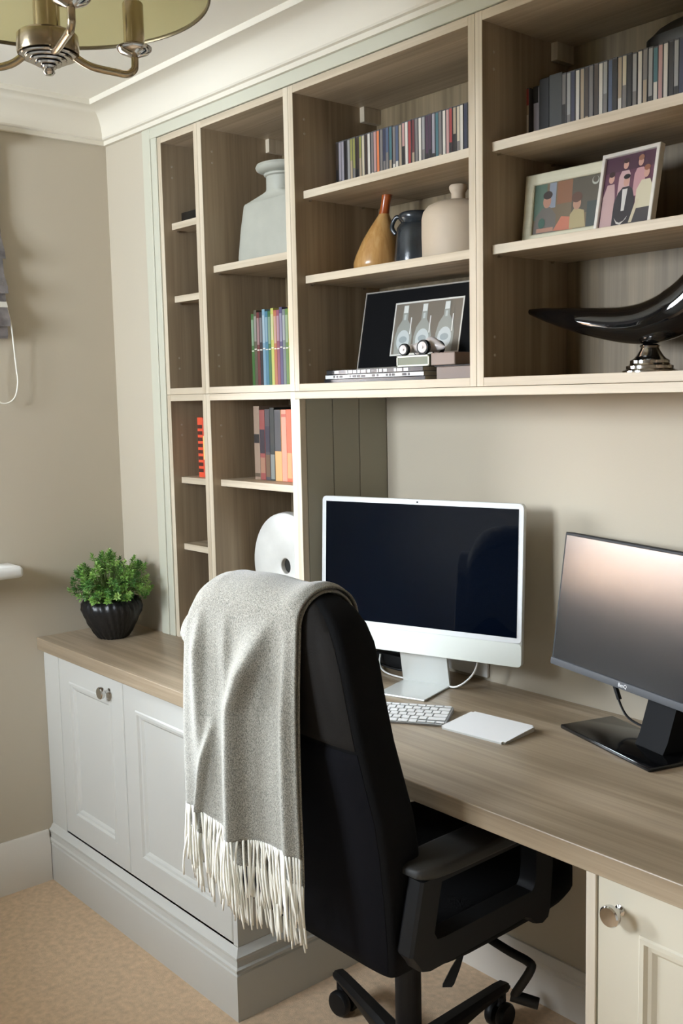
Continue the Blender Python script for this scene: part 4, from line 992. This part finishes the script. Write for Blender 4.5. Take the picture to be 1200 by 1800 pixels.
# ------------------------------------------------------------------ pendant light
CX, CY, CZ = 1.484, -.889, 1.889
cl_ = thing('pendant_light', 'antique nickel pendant with candle arms inside a sheer drum shade', 'lamp', (CX, CY, CZ))
bm = bmesh.new()
lathe(bm, [(0, 0), (.0055, .001), (.008, .004), (.007, .007), (.0055, .009), (.010, .0095), (.011, .0120), (.009, .013), (.017, .0135), (.018, .0158), (.016, .0168), (.024, .0173), (.025, .0194), (.023, .0203), (.031, .0208), (.032, .0227), (.030, .0235), (.038, .024), (.039, .0257), (.037, .0265), (.034, .027)], (0, 0, 0), 40); loc_obj('finial', bm, CHROME, cl_, None, 25)
bm = bmesh.new(); lathe(bm, [(.034, .027), (.041, .028), (.042, .031), (.041, .052), (.038, .055), (.0, .055)], (0, 0, 0), 40); loc_obj('hub', bm, BRASSY, cl_, None, 30)
bm = bmesh.new(); lathe(bm, [(.016, .055), (.018, .058), (.018, .096), (.011, .099), (.008, .102), (.008, .112), (.022, .114), (.026, .118), (.026, .14), (.021, .143), (.008, .146), (.0065, .16), (.0065, .36), (.010, .362)], (0, 0, 0), 28, cap0=False); loc_obj('stem', bm, BRASSY, cl_, None, 30)
bm = bmesh.new(); lathe(bm, [(.012, ZCEIL - CZ - .045), (.05, ZCEIL - CZ - .03), (.055, ZCEIL - CZ - .012), (.055, ZCEIL - CZ - .0005)], (0, 0, 0), 36); loc_obj('ceiling_rose', bm, BRASSY, cl_, None, 30)
sa = math.atan2(.757, .653)
for k, (off, ar) in enumerate(((18, .117), (176, .125), (295, .168))):
    a = sa + math.radians(off); d = Vector((math.cos(a), math.sin(a), 0))
    P_ = lambda r_, z_: d * r_ + Vector((0, 0, z_ - .021))
    bm = bmesh.new(); tube(bm, smooth_path([P_(.030, .052), P_(.055, .038), P_(ar - .026, .032), (P_(ar - .011, .031)), P_(ar - .002, .037), P_(ar, .045), P_(ar, .058)], 6), .0052, 12)
    arm = loc_obj('arm', bm, BRASSY, cl_, None, 50)
    c0 = P_(ar, 0)
    bm = bmesh.new(); lathe(bm, [(.006, .054), (.012, .057), (.020, .060), (.024, .064), (.0245, .067), (.022, .069), (.018, .070), (.012, .073), (0, .073)], c0, 32, mod=lambda r, a_, z: r * (1 + .03 * math.sin(a_ * 16))); loc_obj('drip_cup', bm, CHROME, arm, None, 40)
    bm = bmesh.new(); lathe(bm, [(.0145, .071), (.0145, .125), (.0135, .127), (0, .127)], c0, 24); loc_obj('candle_sleeve', bm, BRASSY, arm, None, 30)
    bm = bmesh.new(); lathe(bm, [(.008, .127), (.010, .134), (.017, .148), (.018, .160), (.012, .178), (.004, .192), (0, .195)], c0, 20); loc_obj('bulb', bm, mat('bulb_glass', (236, 230, 214), .3), arm, None, 50)
SHM = bpy.data.materials.new('sheer_shade'); SHM.use_nodes = True; nt = SHM.node_tree; nt.nodes.clear()
o_ = nt.nodes.new('ShaderNodeOutputMaterial'); mx = nt.nodes.new('ShaderNodeMixShader'); mx.inputs[0].default_value = .55
mx2 = nt.nodes.new('ShaderNodeMixShader'); mx2.inputs[0].default_value = .55; df = nt.nodes.new('ShaderNodeBsdfDiffuse'); tl = nt.nodes.new('ShaderNodeBsdfTranslucent'); tp_ = nt.nodes.new('ShaderNodeBsdfTransparent')
gl = nt.nodes.new('ShaderNodeBsdfGlossy'); gl.inputs['Roughness'].default_value = .25; mx3 = nt.nodes.new('ShaderNodeMixShader'); mx3.inputs[0].default_value = .12
df.inputs[0].default_value = lin((196, 190, 146)); tl.inputs[0].default_value = lin((204, 198, 150)); tp_.inputs[0].default_value = lin((232, 226, 190)); gl.inputs[0].default_value = lin((230, 224, 196))
nt.links.new(df.outputs[0], mx2.inputs[1]); nt.links.new(tl.outputs[0], mx2.inputs[2]); nt.links.new(mx2.outputs[0], mx3.inputs[1]); nt.links.new(gl.outputs[0], mx3.inputs[2])
nt.links.new(tp_.outputs[0], mx.inputs[1]); nt.links.new(mx3.outputs[0], mx.inputs[2]); nt.links.new(mx.outputs[0], o_.inputs[0])
RS, z0s, z1s = .222, .108, .325
bm = bmesh.new(); n = 96
lo = [bm.verts.new((RS * math.cos(2 * PI * k / n), RS * math.sin(2 * PI * k / n), z0s)) for k in range(n)]; hi = [bm.verts.new((RS * math.cos(2 * PI * k / n), RS * math.sin(2 * PI * k / n), z1s)) for k in range(n)]
for k in range(n): bm.faces.new((lo[k], lo[(k + 1) % n], hi[(k + 1) % n], hi[k]))
sh_ = loc_obj('shade', bm, SHM, cl_, None, 180); sh_['label'] = 'sheer olive-gold fabric drum'
for nm, zz in (('lower_ring', z0s), ('upper_ring', z1s)):
    bm = bmesh.new(); rs = []
    for k in range(n + 1):
        a = 2 * PI * k / n; rs.append([((RS + .0022 * math.cos(t)) * math.cos(a), (RS + .0022 * math.cos(t)) * math.sin(a), zz + .0030 * math.sin(t)) for t in [2 * PI * j / 6 for j in range(6)]])
    rings(bm, rs, cap0=False, cap1=False)
    if nm == 'upper_ring':
        for q in range(3): tube(bm, [(.006, 0, zz), (RS * math.cos(q * 2.094), RS * math.sin(q * 2.094), zz)], .0018, 6)
    loc_obj(nm, bm, mat('bronze_ring', (110, 100, 80), .35, .8), cl_ if nm == 'upper_ring' else sh_, None, 60)

# ------------------------------------------------------------------ blind and its cord
bl = thing('roman_blind', 'dark grey patterned roman blind with a pale trim on the left window', 'blind', (.03, -.40, 1.63))
BLM = mat('blind_cloth', (112, 106, 104), .9, vary=(28, .45), bump=(300, .3))
bm = bmesh.new(); y0, y1 = -2.01, -.352
prof_ = [(.022, 2.19), (.022, 1.95), (.030, 1.90), (.050, 1.86), (.052, 1.84), (.030, 1.855), (.034, 1.80), (.056, 1.765), (.058, 1.745), (.034, 1.76), (.038, 1.72), (.060, 1.672), (.060, 1.655), (.036, 1.668), (.040, 1.63), (.034, 1.622), (.016, 1.63), (.014, 2.19)]
rings(bm, [[(x_, yy, z_) for x_, z_ in prof_] for yy in (y0, y1)]); obj('fabric', bm, BLM, bl)
bm = bmesh.new(); rings(bm, [[(x_ + .0012, yy, z_) for x_, z_ in ((.0365, 1.722), (.0425, 1.708), (.044, 1.709), (.038, 1.724))] for yy in (y0, y1 + .001)]); obj('trim_band', bm, mat('blind_trim', (214, 208, 196), .8), bl)
o = obj('headrail', BX((0.001, y0, 2.155), (.060, y1 - .0, 2.192), .003), WHITEP, bl)
bm = bmesh.new()
tube(bm, smooth_path([(.045, -.352, 1.70), (.040, -.342, 1.66), (.035, -.336, 1.60), (.03, -.330, 1.54), (.03, -.328, 1.50), (.03, -.338, 1.460), (.03, -.362, 1.442), (.03, -.388, 1.450), (.03, -.400, 1.50), (.035, -.398, 1.58), (.045, -.395, 1.66)], 5), .0022, 8)
o = obj('cord_loop', bm, mat('cord_white', (226, 222, 210), .6), bl, 60)

# wall socket behind the computer
o = thing('wall_socket', 'white double wall socket low on the wall behind the computer', 'socket', (1.175, S, .79))
bm = bmesh.new(); box(bm, (-.073, -.009, -.032), (.073, -.0005, .043), .003, 2); loc_obj('plate', bm, WHITEP, o, None, 30)
for s in (-1, 1): loc_obj('switch', BX((s * .036 - .005, -.0115, .022), (s * .036 + .005, -.008, .034), .001), WHITEP, o)
